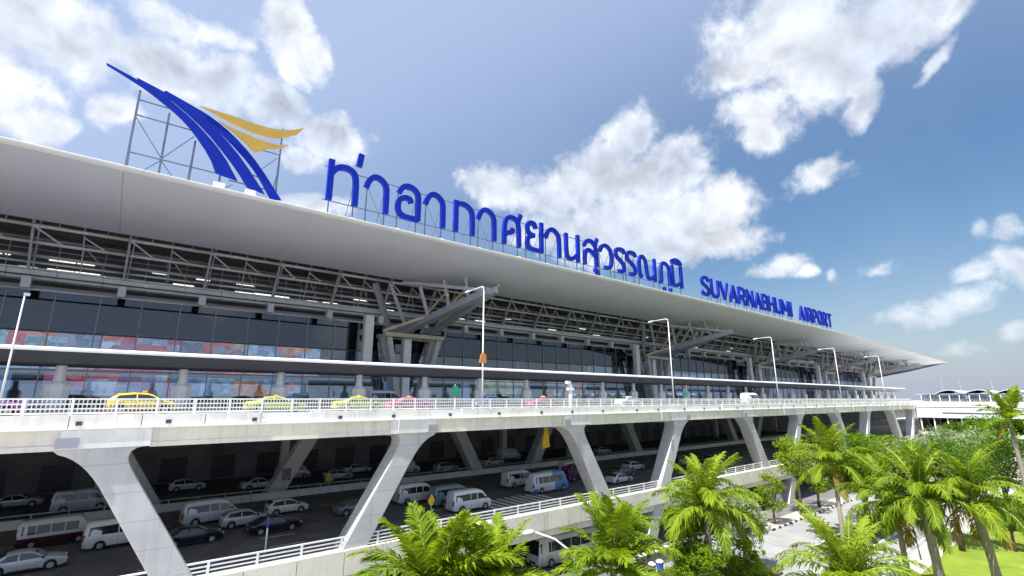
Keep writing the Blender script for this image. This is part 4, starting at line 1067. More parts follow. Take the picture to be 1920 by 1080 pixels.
MB().tube([(0, 0, 0), (0, 0, 1.9)], .07, 8).build('shaft', M_white, t); MB().tube([(0, 0, 1.9), (0, 0, 2.8)], .09, 8).build('cap', mat('cap_blue', (0.03, 0.05, 0.35), 0.4), t)
# street lamp of the ground-level road, curving up in front of the coach
t = thing('street_lamp', 'white curved street lamp in front of the coach', 'street lamp', (36.2, 35.2, 0))
MB().tube([(0, 0, 0), (0, 0, 3.4), (-.12, .05, 4.5), (-.7, .3, 5.5), (-1.9, .9, 6.5), (-3.6, 1.7, 7.2)], [.16, .13, .11, .10, .09, .07], 8).build('pole', M_white, t, smooth=True)
hd_ = MB(); ring_loft(hd_, [(0, .3, .2), (.10, .62, .34), (.24, .55, .28), (.34, .2, .12)])
ob = hd_.build('lamp_head', M_white, t, smooth=True); ob.location = (-4.2, 1.95, 7.1); ob.rotation_euler = (0, R(-6), R(-25))
# planter wall by the service road
t = thing('planter_wall', 'rough grey stone planter wall beside the service road', 'planter', (55, 38.2, 0))
rng = random.Random(8)
for c in range(3):
    x = -6.0 + (c % 2) * .6
    while x < 6:
        w = rng.uniform(.9, 1.5)
        MB().box(x + .02, min(x + w, 6.4) - .02, rng.uniform(-.05, .02), .5, c * .5 + .015, c * .5 + .485).build('stone', M_path, t); x += w
MB().box(-6.1, 6.5, -.12, .62, 1.5, 1.64).build('coping', M_conc, t)
for (x, y, m_, lab) in ((50.3, 36.9, mat('bin_purple', (0.20, 0.07, 0.38), 0.4), 'purple litter bin by the planter wall'), (51.8, 36.9, mat('bin_blue', (0.03, 0.06, 0.42), 0.4), 'blue litter bin by the planter wall')):
    t = thing('litter_bin', lab, 'bin', (x, y, 0.004), 0, 'litter bins by the planter')
    bb = MB(); ring_loft(bb, [(0, .34, .34), (.1, .38, .38), (1.0, .42, .42)]); bb.build('drum', m_, t)
    bb = MB(); ring_loft(bb, [(1.0, .44, .44), (1.08, .44, .44), (1.25, .25, .25)]); bb.build('lid', M_white, t)
t = thing('dark_pole', 'thin dark leaning pole beside the lawn', 'pole', (79.0, 18.6, 0.14))
MB().tube([(0, 0, 0), (-.5, .3, 6.4)], [.09, .05], 8).build('shaft', M_dark, t); MB().box(-.16, .16, -.16, .16, 0, .2).build('foot', M_conc, t)

# ================================================================== VEHICLES
def interp(tab, x):
    if x <= tab[0][0]: return tab[0][1]
    for (a, b), (c, d) in zip(tab[:-1], tab[1:]):
        if x <= c: return b + (d - b) * (x - a) / (c - a)
    return tab[-1][1]
SPEC = {
 'sedan': dict(L=4.7, W=1.80, belt=.92, top=[(-2.35, .78), (-2.28, .98), (-1.75, 1.04), (-1.05, 1.40), (-.4, 1.46), (.15, 1.44), (.45, 1.36), (1.15, .98), (1.9, .86), (2.22, .72), (2.35, .52)], wh=(1.42, -1.38), r=.33, k=.42,
    side=[[(-1.42, .96), (-.95, 1.33), (-.42, 1.39), (-.42, .95)], [(-.34, .95), (-.34, 1.39), (.12, 1.37), (.42, 1.29), (.98, .97)]], ws=(.44, 1.10), rw=(-1.72, -1.08)),
 'hatch': dict(L=4.3, W=1.78, belt=.96, top=[(-2.15, .80), (-2.12, 1.05), (-1.95, 1.22), (-1.55, 1.50), (-.6, 1.57), (.2, 1.52), (.5, 1.42), (1.2, 1.02), (1.75, .90), (2.05, .74), (2.15, .52)], wh=(1.32, -1.30), r=.33, k=.40,
    side=[[(-1.75, 1.06), (-1.5, 1.38), (-.5, 1.48), (-.5, 1.02)], [(-.42, 1.02), (-.42, 1.48), (.18, 1.44), (.48, 1.34), (1.02, 1.0)]], ws=(.48, 1.15), rw=(-2.0, -1.6)),
 'van': dict(L=5.2, W=1.92, belt=1.12, top=[(-2.6, .9), (-2.58, 1.6), (-2.45, 2.14), (-2.2, 2.24), (.6, 2.26), (1.15, 2.16), (1.45, 2.0), (2.15, 1.22), (2.45, 1.06), (2.58, .8), (2.6, .55)], wh=(1.72, -1.45), r=.35, k=.16,
    side=[[(-2.3, 1.22), (-2.24, 1.86), (-.35, 1.90), (-.35, 1.22)], [(-.27, 1.22), (-.27, 1.90), (.55, 1.90), (.55, 1.22)], [(.65, 1.22), (.65, 1.90), (1.30, 1.82), (1.78, 1.26)]], ws=(1.48, 2.08), rw=None),
 'bus': dict(L=10.4, W=2.5, belt=1.5, top=[(-5.2, 1.0), (-5.18, 3.1), (-5.0, 3.38), (4.4, 3.40), (4.85, 3.3), (5.02, 3.0), (5.15, 1.6), (5.2, .7)], wh=(3.3, -2.6), r=.48, k=.05,
    side=[[(-4.8 + i * 1.62, 1.72), (-4.8 + i * 1.62, 2.80), (-4.8 + i * 1.62 + 1.52, 2.80), (-4.8 + i * 1.62 + 1.52, 1.72)] for i in range(6)], ws=None, rw=None),
 'minibus': dict(L=6.6, W=2.1, belt=1.2, top=[(-3.3, .9), (-3.28, 2.2), (-3.1, 2.55), (1.9, 2.6), (2.35, 2.5), (2.65, 2.1), (2.95, 1.3), (3.22, 1.1), (3.3, .6)], wh=(2.2, -1.9), r=.38, k=.10,
    side=[[(-2.9 + i * 1.25, 1.35), (-2.9 + i * 1.25, 2.15), (-2.9 + i * 1.25 + 1.16, 2.15), (-2.9 + i * 1.25 + 1.16, 1.35)] for i in range(4)], ws=(2.42, 2.86), rw=None),
}
PROTO = {}
def make_vehicle(kind):
    S = SPEC[kind]; L_, W, belt, top, r, k_ = S['L'], S['W'], S['belt'], S['top'], S['r'], S['k']
    hl = L_ / 2
    def hw(z): return W / 2 - max(0, z - belt) * k_
    def pl(x): 
        e = abs(x) / hl
        return 1 - 0.10 * max(0, (e - .78) / .22) ** 2
    xs = set([-hl + L_ * i / 34 for i in range(35)] + [t[0] for t in top])
    for w in S['wh']:
        for a in range(0, 181, 18): xs.add(w + (r + .06) * math.cos(R(a)))
    xs = sorted(x for x in xs if -hl <= x <= hl)
    def zb(x):
        z = .24 if kind != 'bus' else .32
        if abs(x) > hl - .25: z += .08
        for w in S['wh']:
            dx = abs(x - w)
            if dx < r + .06: z = max(z, r + math.sqrt(max(0, (r + .06) ** 2 - dx * dx)))
        return z
    secs = []
    for x in xs:
        zt = interp(top, x); b = min(zb(x), zt - .12); p = pl(x); bl = min(belt, zt - .07)
        if bl < b + .03: bl = b + .03
        sh = max(bl + .02, zt - (.05 if kind in ('sedan', 'hatch') else .12))
        pts = [(hw(b) * p * .96, b), (hw(b) * p, b + .02), (hw(bl) * p, bl), (hw(sh) * p, sh), ((hw(zt) - .10) * p, zt), (0, zt + .025)]
        secs.append([(x, y, z) for y, z in pts] + [(x, -y, z) for y, z in pts[-2::-1]])
    mb = MB(); n_ = len(secs[0])
    for s_ in secs: mb.v += s_
    for i in range(len(secs) - 1):
        for j in range(n_ - 1): mb.f.append((i*n_+j, i*n_+j+1, (i+1)*n_+j+1, (i+1)*n_+j))
        mb.f.append((i*n_+n_-1, i*n_, (i+1)*n_, (i+1)*n_+n_-1))
    mb.f += [tuple(range(n_)), tuple((len(secs)-1)*n_ + j for j in range(n_))[::-1]]
    d = {'body': mb.mesh('body', None)}
    d['body'].polygons.foreach_set('use_smooth', [len(p.vertices) == 4 for p in d['body'].polygons])
    win = []
    for poly in S['side']:
        for sy in (1, -1):
            m_ = MB(); q = len(poly)
            m_.v = [(x, sy * (hw(z) * pl(x) + .012), z) for x, z in poly] + [(x, sy * (hw(z) * pl(x) - .02), z) for x, z in poly]
            m_.f = [tuple(range(q)), tuple(range(2*q - 1, q - 1, -1))] + [((i+1) % q, i, q + i, q + (i+1) % q) for i in range(q)]
            win.append(m_.mesh('side_window', M_carglass))
    d['side_window'] = win
    scr = []
    for seg in (S['ws'], S['rw']):
        if not seg: continue
        xa, xb = seg; za, zb_ = interp(top, xa), interp(top, xb)
        ya, yb = hw(za) * .86, hw(zb_) * .88
        dx, dz = xb - xa, zb_ - za; nl = math.hypot(dx, dz); nx, nz = -dz / nl, dx / nl
        if nz < 0: nx, nz = -nx, -nz
        m_ = MB(); o_ = .035; top4 = [(xa + nx*o_, -ya, za + nz*o_), (xa + nx*o_, ya, za + nz*o_), (xb + nx*o_, yb, zb_ + nz*o_), (xb + nx*o_, -yb, zb_ + nz*o_)]
        m_.v = top4 + [(x - nx*.05, y, z - nz*.05) for x, y, z in top4]
        m_.f = [(0,1,2,3),(7,6,5,4),(0,4,5,1),(1,5,6,2),(2,6,7,3),(3,7,4,0)]
        scr.append(m_.mesh('windscreen', M_carglass))
    if kind == 'bus':
        scr.append(MB().add([(5.06, -1.1, 1.5), (5.06, 1.1, 1.5), (4.99, 1.05, 3.05), (4.99, -1.05, 3.05), (5.20, -1.1, 1.5), (5.20, 1.1, 1.5), (5.06, 1.05, 3.05), (5.06, -1.05, 3.05)], [(3,2,1,0),(4,5,6,7),(0,1,5,4),(1,2,6,5),(2,3,7,6),(3,0,4,7)]).mesh('windscreen', M_carglass))
    d['windscreen'] = scr
    t = MB(); ww = .22
    t.tube([(0, -ww/2, 0), (0, ww/2, 0)], r, 18); d['tyre'] = t.mesh('tyre', M_tyre)
    t = MB(); t.tube([(0, -ww/2 - .012, 0), (0, ww/2 + .012, 0)], r * .62, 14)
    for a in range(5):
        c, s_ = math.cos(a * 1.2566), math.sin(a * 1.2566)
        t.bar((0, -ww/2 - .02, 0), (c * r * .6, -ww/2 - .02, s_ * r * .6), .07, .02, up=(0, 1, 0))
    d['rim'] = t.mesh('rim', M_rim)
    zf = interp(top, hl - .02)
    lz = {'sedan': .66, 'hatch': .72, 'van': .86, 'bus': .85, 'minibus': .85}[kind]
    d['headlight'] = MB().box(hl - .30, hl - .02, -.19, .19, lz - .08, lz + .08).mesh('headlight', M_headl)
    d['taillight'] = MB().box(-hl - .015, -hl + .12, -.09, .09, lz - .02, lz + (.45 if kind in ('van', 'bus', 'minibus') else .16)).mesh('tail_light', M_taill)
    d['bumper'] = MB().box(hl - .12, hl + .04, -W * .42, W * .42, .28, .46).mesh('bumper', M_blackp)
    sm = MB()
    for xx_ in {'sedan': (-1.0, -.38, .62), 'hatch': (-1.2, -.46, .65), 'van': (-.31, .6), 'bus': (3.9, 4.7), 'minibus': (1.9, 2.4)}[kind]:
        for sy in (1, -1):
            z1_ = belt - .02; sm.box(xx_ - .008, xx_ + .008, sy * W / 2 - .01, sy * W / 2 + .006, .34 if abs(xx_ - S['wh'][0]) > .5 and abs(xx_ - S['wh'][1]) > .5 else .78, z1_)
    d['seam'] = sm.mesh('door_seam', M_blackp)
    gl_ = MB(); gl_.box(hl - .06, hl + .03, -W * .22, W * .22, .52, .64 if kind in ('sedan', 'hatch') else .74); d['grille'] = gl_.mesh('grille', M_blackp)
    d['plate'] = MB().box(hl + .03, hl + .055, -.22, .22, .32, .43).box(-hl - .02, -hl + .04, -.22, .22, .55, .66).mesh('number_plate', M_headl)
    d['sill'] = MB().box(-S['L'] * .18, S['L'] * .18, -W / 2 - .006, W / 2 + .006, .22, .32).mesh('sill_trim', M_blackp)
    d['mirror'] = MB().box(-.08, .08, -.10, .10, -.07, .09).mesh('mirror', M_blackp)
    PROTO[kind] = d
PAINT = {}
def paint(nm, c, metal=0.0):
    return mat('car_paint_' + nm, c, 0.28, metal=metal, var=0.03, coat=0.6)
def vehicle(name, kind, label, x, y, z, rz, pm, group=None, cat=None):
    if kind not in PROTO: make_vehicle(kind)
    d = PROTO[kind]; S = SPEC[kind]
    t = thing(name, label, cat or {'sedan': 'car', 'hatch': 'car', 'van': 'van', 'bus': 'bus', 'minibus': 'minibus'}[kind], (x, y, z), R(rz), group)
    key = pm.name + kind
    if key not in PAINT:
        me = d['body'].copy(); me.materials.clear(); me.materials.append(pm); PAINT[key] = me
    link('body', PAINT[key], t)
    for me in d['side_window']: link('side_window', me, t)
    for me in d['windscreen']: link('windscreen', me, t)
    r = S['r']; hl = S['L'] / 2; W = S['W']
    for wx in S['wh']:
        for sy in (1, -1):
            w = link('wheel', d['tyre'], t, (wx, sy * (W / 2 - .13), r)); link('rim', d['rim'], w, (0, 0, 0), (0, 0, 0 if sy < 0 else math.pi))
    for sy in (1, -1):
        link('headlight', d['headlight'], t, (0, sy * (W / 2 - .30), 0)); link('tail_light', d['taillight'], t, (0, sy * (W / 2 - .17), 0))
        mx = {'sedan': .95, 'hatch': 1.0, 'van': 1.75, 'bus': 5.0, 'minibus': 2.75}[kind]
        link('mirror', d['mirror'], t, (mx, sy * (W / 2 + .09), {'sedan': .98, 'hatch': 1.03, 'van': 1.32, 'bus': 2.6, 'minibus': 1.6}[kind]))
    link('bumper', d['bumper'], t); link('door_seam', d['seam'], t); link('grille', d['grille'], t); link('number_plate', d['plate'], t); link('sill_trim', d['sill'], t)
    return t
c_white = paint('white', (0.84, 0.85, 0.87)); c_silver = paint('silver', (0.62, 0.64, 0.70), 0.15); c_black = paint('black', (0.012, 0.012, 0.02)); c_grey = paint('grey', (0.20, 0.21, 0.24), 0.3)
c_pearl = paint('pearl', (0.72, 0.74, 0.80), 0.05); c_teal = paint('teal', (0.22, 0.34, 0.36)); c_yellow = paint('yellow', (0.80, 0.58, 0.02)); c_lime = paint('lime', (0.62, 0.70, 0.03)); c_pink = paint('pink', (0.72, 0.06, 0.30)); c_mag = paint('magenta', (0.45, 0.02, 0.22)); c_dblue = paint('dark_blue', (0.05, 0.08, 0.26)); c_purple = paint('purple', (0.30, 0.04, 0.34))
c_wrap = print_mat('coach_wrap', ((0.80, 0.82, 0.86), (0.07, 0.20, 0.62), (0.78, 0.80, 0.85), (0.15, 0.32, 0.66), (0.80, 0.81, 0.85), (0.42, 0.30, 0.58)), 0.40, 0, 2.0)
c_wrap2 = print_mat('van_wrap', ((0.03, 0.02, 0.04), (0.40, 0.02, 0.22), (0.05, 0.02, 0.06), (0.30, 0.05, 0.25)), 1.6, 0, 5.0)
def two_tone(name, lo, hi, zsplit):
    mt = mat(name, hi, 0.3, var=0, coat=0.5); nt = mt.node_tree; tc = nt.nodes.new('ShaderNodeTexCoord'); sp = nt.nodes.new('ShaderNodeSeparateXYZ'); nt.links.new(tc.outputs['Object'], sp.inputs[0])
    g = nt.nodes.new('ShaderNodeMath'); g.operation = 'GREATER_THAN'; g.inputs[1].default_value = zsplit; nt.links.new(sp.outputs[2], g.inputs[0])
    mx = nt.nodes.new('ShaderNodeMix'); mx.data_type = 'RGBA'; nt.links.new(g.outputs[0], mx.inputs['Factor']); mx.inputs['A'].default_value = lo + (1,); mx.inputs['B'].default_value = hi + (1,)
    nt.links.new(mx.outputs['Result'], nt.nodes['Principled BSDF'].inputs['Base Color']); return mt
c_mar = two_tone('maroon_two_tone', (0.07, 0.015, 0.03), (0.68, 0.66, 0.66), 1.05)
G1 = 'vehicles on the lower road'
V = vehicle
V('silver_sedan', 'sedan', 'long silver sedan at the lower left corner of the lower road', -3.6, 53.4, ZL + .005, 3, c_silver, G1)
tm = V('tour_minibus', 'minibus', 'white and maroon minibus with a row of windows left of the first raking leg', -2.6, 61.4, ZL + .005, 4, c_mar, G1); tm.scale = (.74, .9, .86)
V('passenger_van', 'van', 'white van half hidden behind the first raking leg', 2.0, 57.4, ZL + .005, 4, c_white, G1)
V('black_sedan', 'sedan', 'black sedan just right of the first raking leg', 6.9, 53.8, ZL + .005, 3, c_black, G1)
V('passenger_van', 'van', 'white high-roof van behind the silver hatchback on the lower road', 9.3, 61.6, ZL + .005, 4, c_pearl, G1)
V('hatchback', 'hatch', 'silver hatchback between the white van and the black sedan', 11.8, 57.9, ZL + .005, 2, c_silver, G1)
V('black_sedan', 'sedan', 'glossy black sedan in the middle of the lower road bay', 13.6, 53.6, ZL + .005, 2, c_black, G1)
V('estate_car', 'hatch', 'white estate car in front of the back row leg', 16.6, 61.0, ZL + .005, 2, c_white, G1)
V('grey_sedan', 'sedan', 'grey sedan partly behind the second raking leg', 22.6, 56.0, ZL + .005, 1, c_grey, G1)
V('passenger_van', 'van', 'white van right of the second raking leg with its rear showing', 30.6, 57.2, ZL + .005, 0, c_white, G1)
V('passenger_van', 'van', 'teal grey van in the middle of a row of three vans', 33.4, 53.4, ZL + .005, 0, c_teal, G1)
V('passenger_van', 'van', 'white van standing right before the zebra crossing', 33.4, 49.4, ZL + .005, 0, c_white, G1)
V('painted_coach', 'minibus', 'minibus with blue and violet artwork beyond the zebra crossing', 48.2, 52.0, ZL + .005, 0, c_wrap, G1)
V('passenger_van', 'van', 'white van behind the minibus with blue artwork', 47.6, 57.6, ZL + .005, 0, c_white, G1)
V('painted_van', 'van', 'dark van with magenta artwork behind the third raking leg', 58.2, 56.0, ZL + .005, 0, c_wrap2, G1)
V('passenger_van', 'van', 'white van behind the third raking leg beyond the magenta artwork', 62.0, 60.5, ZL + .005, 0, c_white, G1)
V('white_sedan', 'sedan', 'white sedan right of the third raking leg by the railing', 61.5, 50.2, ZL + .005, 0, c_white, G1)
V('grey_hatchback', 'hatch', 'grey hatchback behind the white sedan right of the third raking leg', 67.5, 54.0, ZL + .005, 0, c_grey, G1)
V('white_hatchback', 'hatch', 'white hatchback far along the lower road by the fourth leg', 74.0, 57.0, ZL + .005, 0, c_pearl, G1)
V('black_van', 'van', 'black van far along the lower road by the fourth leg', 82.0, 52.0, ZL + .005, 0, c_black, G1)
V('grey_sedan', 'sedan', 'grey sedan far along the lower road between the fifth legs', 95.0, 54.0, ZL + .005, 0, c_grey, G1)
G2 = 'vehicles on the inner lower road'
V('white_sedan', 'sedan', 'white car beyond the median barrier behind the back row leg', 17.6, 79.5, ZL + .005, 0, c_white, G2)
V('white_hatchback', 'hatch', 'pale car deep in shade above the white van', 9.4, 84.0, ZL + .005, 0, c_pearl, G2)
V('grey_sedan', 'sedan', 'dim grey car in shade beyond the median barrier at the left', -7.5, 84.0, ZL + .005, 0, c_silver, G2)
V('grey_hatchback', 'hatch', 'dim grey car beyond the median barrier near the yellow warning sign', 29.0, 80.0, ZL + .005, 0, c_silver, G2)
V('passenger_van', 'van', 'pale van in shade beyond the median barrier near the second leg', 40.0, 79.0, ZL + .005, 0, c_pearl, G2)
V('white_sedan', 'sedan', 'white car in shade beyond the vans and the zebra crossing', 58.0, 78.0, ZL + .005, 0, c_white, G2)
V('passenger_van', 'van', 'white van in shade far beyond the third leg', 80.0, 76.5, ZL + .005, 0, c_white, G2)
for x_, y_, kd_, pm_, lab_ in ((-1.5, 77.5, 'van', c_pearl, 'pale van in shade beyond the median barrier above the minibus'), (3.5, 84.5, 'sedan', c_black, 'dark car in deep shade left of the pale car above the white van'),
        (23.5, 85.0, 'van', c_silver, 'silver van in deep shade behind the yellow warning sign'), (34.0, 85.0, 'sedan', c_white, 'white car in deep shade beyond the second leg'),
        (47.0, 77.0, 'hatch', c_silver, 'silver hatchback beyond the median barrier behind the vans'), (66.0, 83.0, 'van', c_pearl, 'pale van in deep shade beyond the third leg'), (90.0, 78.0, 'hatch', c_white, 'white hatchback in shade between the fifth and sixth legs')):
    V({'van': 'passenger_van', 'sedan': 'sedan_car', 'hatch': 'hatchback'}[kd_], kd_, lab_, x_, y_, ZL + .005, 0, pm_, G2)
# taxis and cars on the upper deck behind the parapet
G3 = 'cars on the upper deck'
def taxi(label, x, y, pm, rz=0, kind='sedan'):
    t = V('taxi', kind, label, x, y, ZD + .005, rz, pm, G3, 'taxi')
    zt_ = 1.575 if kind == 'hatch' else 1.47
    MB().box(-.12, .12, -.32, .32, zt_, zt_ + .15).build('roof_light', M_yel, t)
    return t
taxi('yellow taxi behind the parapet left of the first canopy posts', 1.6, 46.2, c_yellow, 0, 'hatch')
taxi('lime taxi behind the parapet', 10.8, 46.0, c_lime).scale = (1, 1, .91)
taxi('yellow green taxi behind the parapet just left of the pink one', 18.2, 46.0, c_lime).scale = (1, 1, .91)
taxi('pink taxi behind the parapet near the second leg head', 23.6, 46.2, c_pink).scale = (1, 1, .88)
taxi('purple pink taxi behind the parapet at the left edge', -6.9, 46.1, c_purple)
taxi('magenta taxi behind the parapet near the camera mast', 42.6, 46.4, c_mag).scale = (1, 1, .92)
V('blue_sedan', 'sedan', 'dark blue car behind the parapet right of the first tall lamp post', 36.6, 49.5, ZD + .005, 0, c_dblue, G3)
V('white_sedan', 'sedan', 'white car on the upper deck before the second lamp post', 60.0, 46.5, ZD + .005, 0, c_white, G3)
V('passenger_van', 'van', 'silver van on the upper deck beyond the canopy near the column', 30.0, 66.5, ZD + .005, 0, c_silver, G3)
V('black_sedan', 'sedan', 'black car on the upper deck beyond the canopy posts', 12.0, 66.5, ZD + .005, 0, c_black, G3)
V('passenger_van', 'van', 'white van on the upper deck far along near the third lamp post', 100.0, 47.0, ZD + .005, 0, c_white, G3)
V('grey_hatchback', 'hatch', 'grey car on the upper deck beyond the canopy at the left', -3.0, 67.0, ZD + .005, 0, c_grey, G3)
# coach at ground level
t = V('white_coach', 'bus', 'white coach parked at ground level under the lower road', 46.2, 46.8, .005, 178, paint('coach_white', (0.72, 0.72, 0.74)), None)
V('dark_car', 'sedan', 'dark car at ground level beside the white coach', 53.5, 42.3, .005, 178, c_black)

# ================================================================== VEGETATION
def frond_mesh(name, length, e0, droop, nleaf, leaf_len, leaf_w, sag, seed, m_leaf):
    """one feather leaf: leaves the crown along +x at elevation e0 (deg) and bends down by droop (deg)"""
    rg = random.Random(seed); S_ = 14; pts = []; p = Vector((0, 0, 0)); 
    for i in range(S_ + 1):
        t = i / S_; pts.append(p.copy())
        e = R(e0 - droop * t ** 1.35); p = p + Vector((math.cos(e), 0.05 * math.sin(3 * t + seed), math.sin(e))) * (length / S_)
    mb = MB(); mb.tube(pts, [0.055 * (1 - .88 * i / S_) + .006 for i in range(S_ + 1)], 4, cap=False)
    nr = len(mb.f)
    def at(t):
        f = t * S_; i = min(int(f), S_ - 1); return pts[i].lerp(pts[i+1], f - i), (pts[i+1] - pts[i]).normalized()
    for k in range(nleaf):
        t = 0.10 + 0.90 * (k + rg.uniform(-.3, .3)) / nleaf
        t = min(max(t, .05), .995)
        c, d = at(t); side0 = Vector((0, 1, 0)); upv = d.cross(side0).normalized() * -1
        if upv.z < 0: upv = -upv
        ll = leaf_len * (0.35 + 0.65 * math.sin(math.pi * min(1, t * .92 + .12)) ** .7) * rg.uniform(.82, 1.12)
        for sd in (1, -1):
            sw = R(28 + 26 * (1 - t) + rg.uniform(-8, 8)); lift = R(rg.uniform(5, 38) - 18 * t)
            dirv = (d * math.sin(R(90) - sw - R(12)) * 1.0 + side0 * sd * math.cos(R(90) - sw) + upv * math.sin(lift)).normalized()
            q1 = c + dirv * ll * .5 + Vector((0, 0, -sag * ll * .10)); q2 = c + dirv * ll * .92 + Vector((0, 0, -sag * ll * .52)) 
            wv = dirv.cross(upv).normalized() * leaf_w * .5 
            wv = (wv + upv * rg.uniform(-.4, .4) * leaf_w * .5)
            b = len(mb.v)
            mb.v += [tuple(c - wv * .5), tuple(c + wv * .5), tuple(q1 + wv), tuple(q1 - wv), tuple(q2)]
            mb.f += [(b, b+1, b+2, b+3), (b+3, b+2, b+4)]
    me = bpy.data.meshes.new(name); me.from_pydata(mb.v, [], mb.f); me.update()
    me.materials.append(m_leaf); me.materials.append(M_rachis)
    me.polygons.foreach_set('material_index', [1] * nr + [0] * (len(mb.f) - nr))
    return me
FR = {}
def fronds_for(style):
    if style in FR: return FR[style]
    out = {}
    for tier, e0, dr in (('up', 78, 46), ('mid', 52, 85), ('low', 18, 88), ('hang', -12, 62)):
        vs = []
        for s in range(3):
            if style == 'feather': vs.append(frond_mesh('frond', 4.3 + .3 * s, e0 + 5 * s - 5, dr + 9 * s, 58, 1.05, .085, .9, s + hash_(tier), M_frond))
            elif style == 'broad': vs.append(frond_mesh('frond', 4.6 + .35 * s, e0 + 5 * s - 5, dr * .8 + 6 * s, 54, 1.35, .14, .55, s + hash_(tier) + 20, M_frond))
            else: vs.append(frond_mesh('frond', 3.9 + .3 * s, e0 + 5 * s - 5, dr + 8 * s, 52, .9, .085, 1.1, s + hash_(tier) + 40, M_frond2))
        if tier == 'hang': vs = vs[:2] + [frond_mesh('frond', 3.6, e0 - 14, dr, 40, .8, .07, 1.4, hash_(style), M_dry)]
        out[tier] = vs
    FR[style] = out
    return out
def hash_(s): return sum(ord(c) for c in s)
def palm(label, x, y, h, style, seed, nf=(5, 8, 7, 3), scale=1.0, lean=(0, 0), shaft=True, r=.19, z0=0.0):
    rg = random.Random(seed)
    t = thing('palm_tree', label, 'palm tree', (x, y, z0), 0, 'palm trees by the service road')
    tp = []
    for i in range(9):
        q = i / 8; tp.append((lean[0] * q * q, lean[1] * q * q, (h - (1.3 if shaft else 0)) * q))
    mb = MB(); rs = [r * (1.35 - .45 * (i / 8) ** .5) * (1.12 if i % 2 else 1.0) for i in range(9)]
    mb.tube(tp, rs, 10).build('trunk', M_trunk, t, smooth=True)
    top = Vector((lean[0] * 1.1, lean[1] * 1.1, h))
    if shaft:
        MB().tube([tp[-1], Vector(tp[-1]).lerp(top, .35), Vector(tp[-1]).lerp(top, .8), top + Vector((0, 0, .25))], [r * 1.05, r * 1.25, r * .9, r * .45], 10).build('crownshaft', M_shaft, t, smooth=True)
    F = fronds_for(style)
    for tier, n_ in zip(('up', 'mid', 'low', 'hang'), nf):
        a0 = rg.uniform(0, 360)
        for k in range(n_):
            a = a0 + 360 * k / max(1, n_) + rg.uniform(-16, 16)
            o = link('frond', rg.choice(F[tier]), t, top - Vector((0, 0, .1 + (.0 if tier == 'up' else .12 if tier == 'mid' else .25))), (R(rg.uniform(-12, 12)), R(rg.uniform(-7, 7)), R(a)))
            s = scale * rg.uniform(.86, 1.1); o.scale = (s, s, s)
    return t

#   label, x, y, crown height, style, seed, fronds, scale
palm('bright palm crown with broad leaflets at the bottom centre below the second leg', 18.4, 31.4, 6.4, 'broad', 1, (13, 12, 8, 2), 1.30, r=.2)
palm('smaller bright palm just right of the bottom centre crown', 23.6, 31.6, 5.6, 'broad', 2, (12, 9, 6, 2), 1.12, r=.17)
palm('bright palm in front of the white coach right of the curved street lamp', 34.8, 29.6, 5.6, 'broad', 3, (10, 10, 7, 2), 1.22, r=.18)
palm('tall full palm in front of the fourth and fifth raking legs', 49.6, 29.2, 8.4, 'feather', 4, (10, 12, 10, 4), 1.45, r=.27)
palm('upright palm standing before the far legs left of the bushy trees', 80.5, 27.2, 10.4, 'feather', 5, (8, 10, 8, 3), 1.5, (.6, .2), r=.26)
palm('low feathery palm crown at the bottom edge left of the lawn', 45.6, 15.4, 5.6, 'feather', 6, (11, 12, 8, 2), 1.3, r=.2)
palm('palm with thick green crownshaft standing at the edge of the lawn', 63.0, 13.6, 10.2, 'dark', 7, (8, 11, 10, 5), 1.38, (-.5, .3), r=.36)
palm('palm with pale leaning trunk on the lawn by the frame edge', 66.2, 10.0, 10.3, 'dark', 8, (8, 11, 9, 5), 1.34, (-1.0, .5), r=.33)
palm('slim palm with pale trunk beside the footpath', 65.0, 16.6, 8.8, 'dark', 9, (7, 10, 9, 5), 1.3, (-.3, .1), r=.25)
palm('single tall palm at the right edge against the concourse', 101.0, 10.3, 16.6, 'broad', 10, (6, 5, 4, 2), .95, (-.8, .2), r=.28)
palm('small palm low in the shrubs beside the big central palm', 42.5, 33.8, 6.4, 'feather', 12, (6, 8, 5, 1), .85, r=.15)

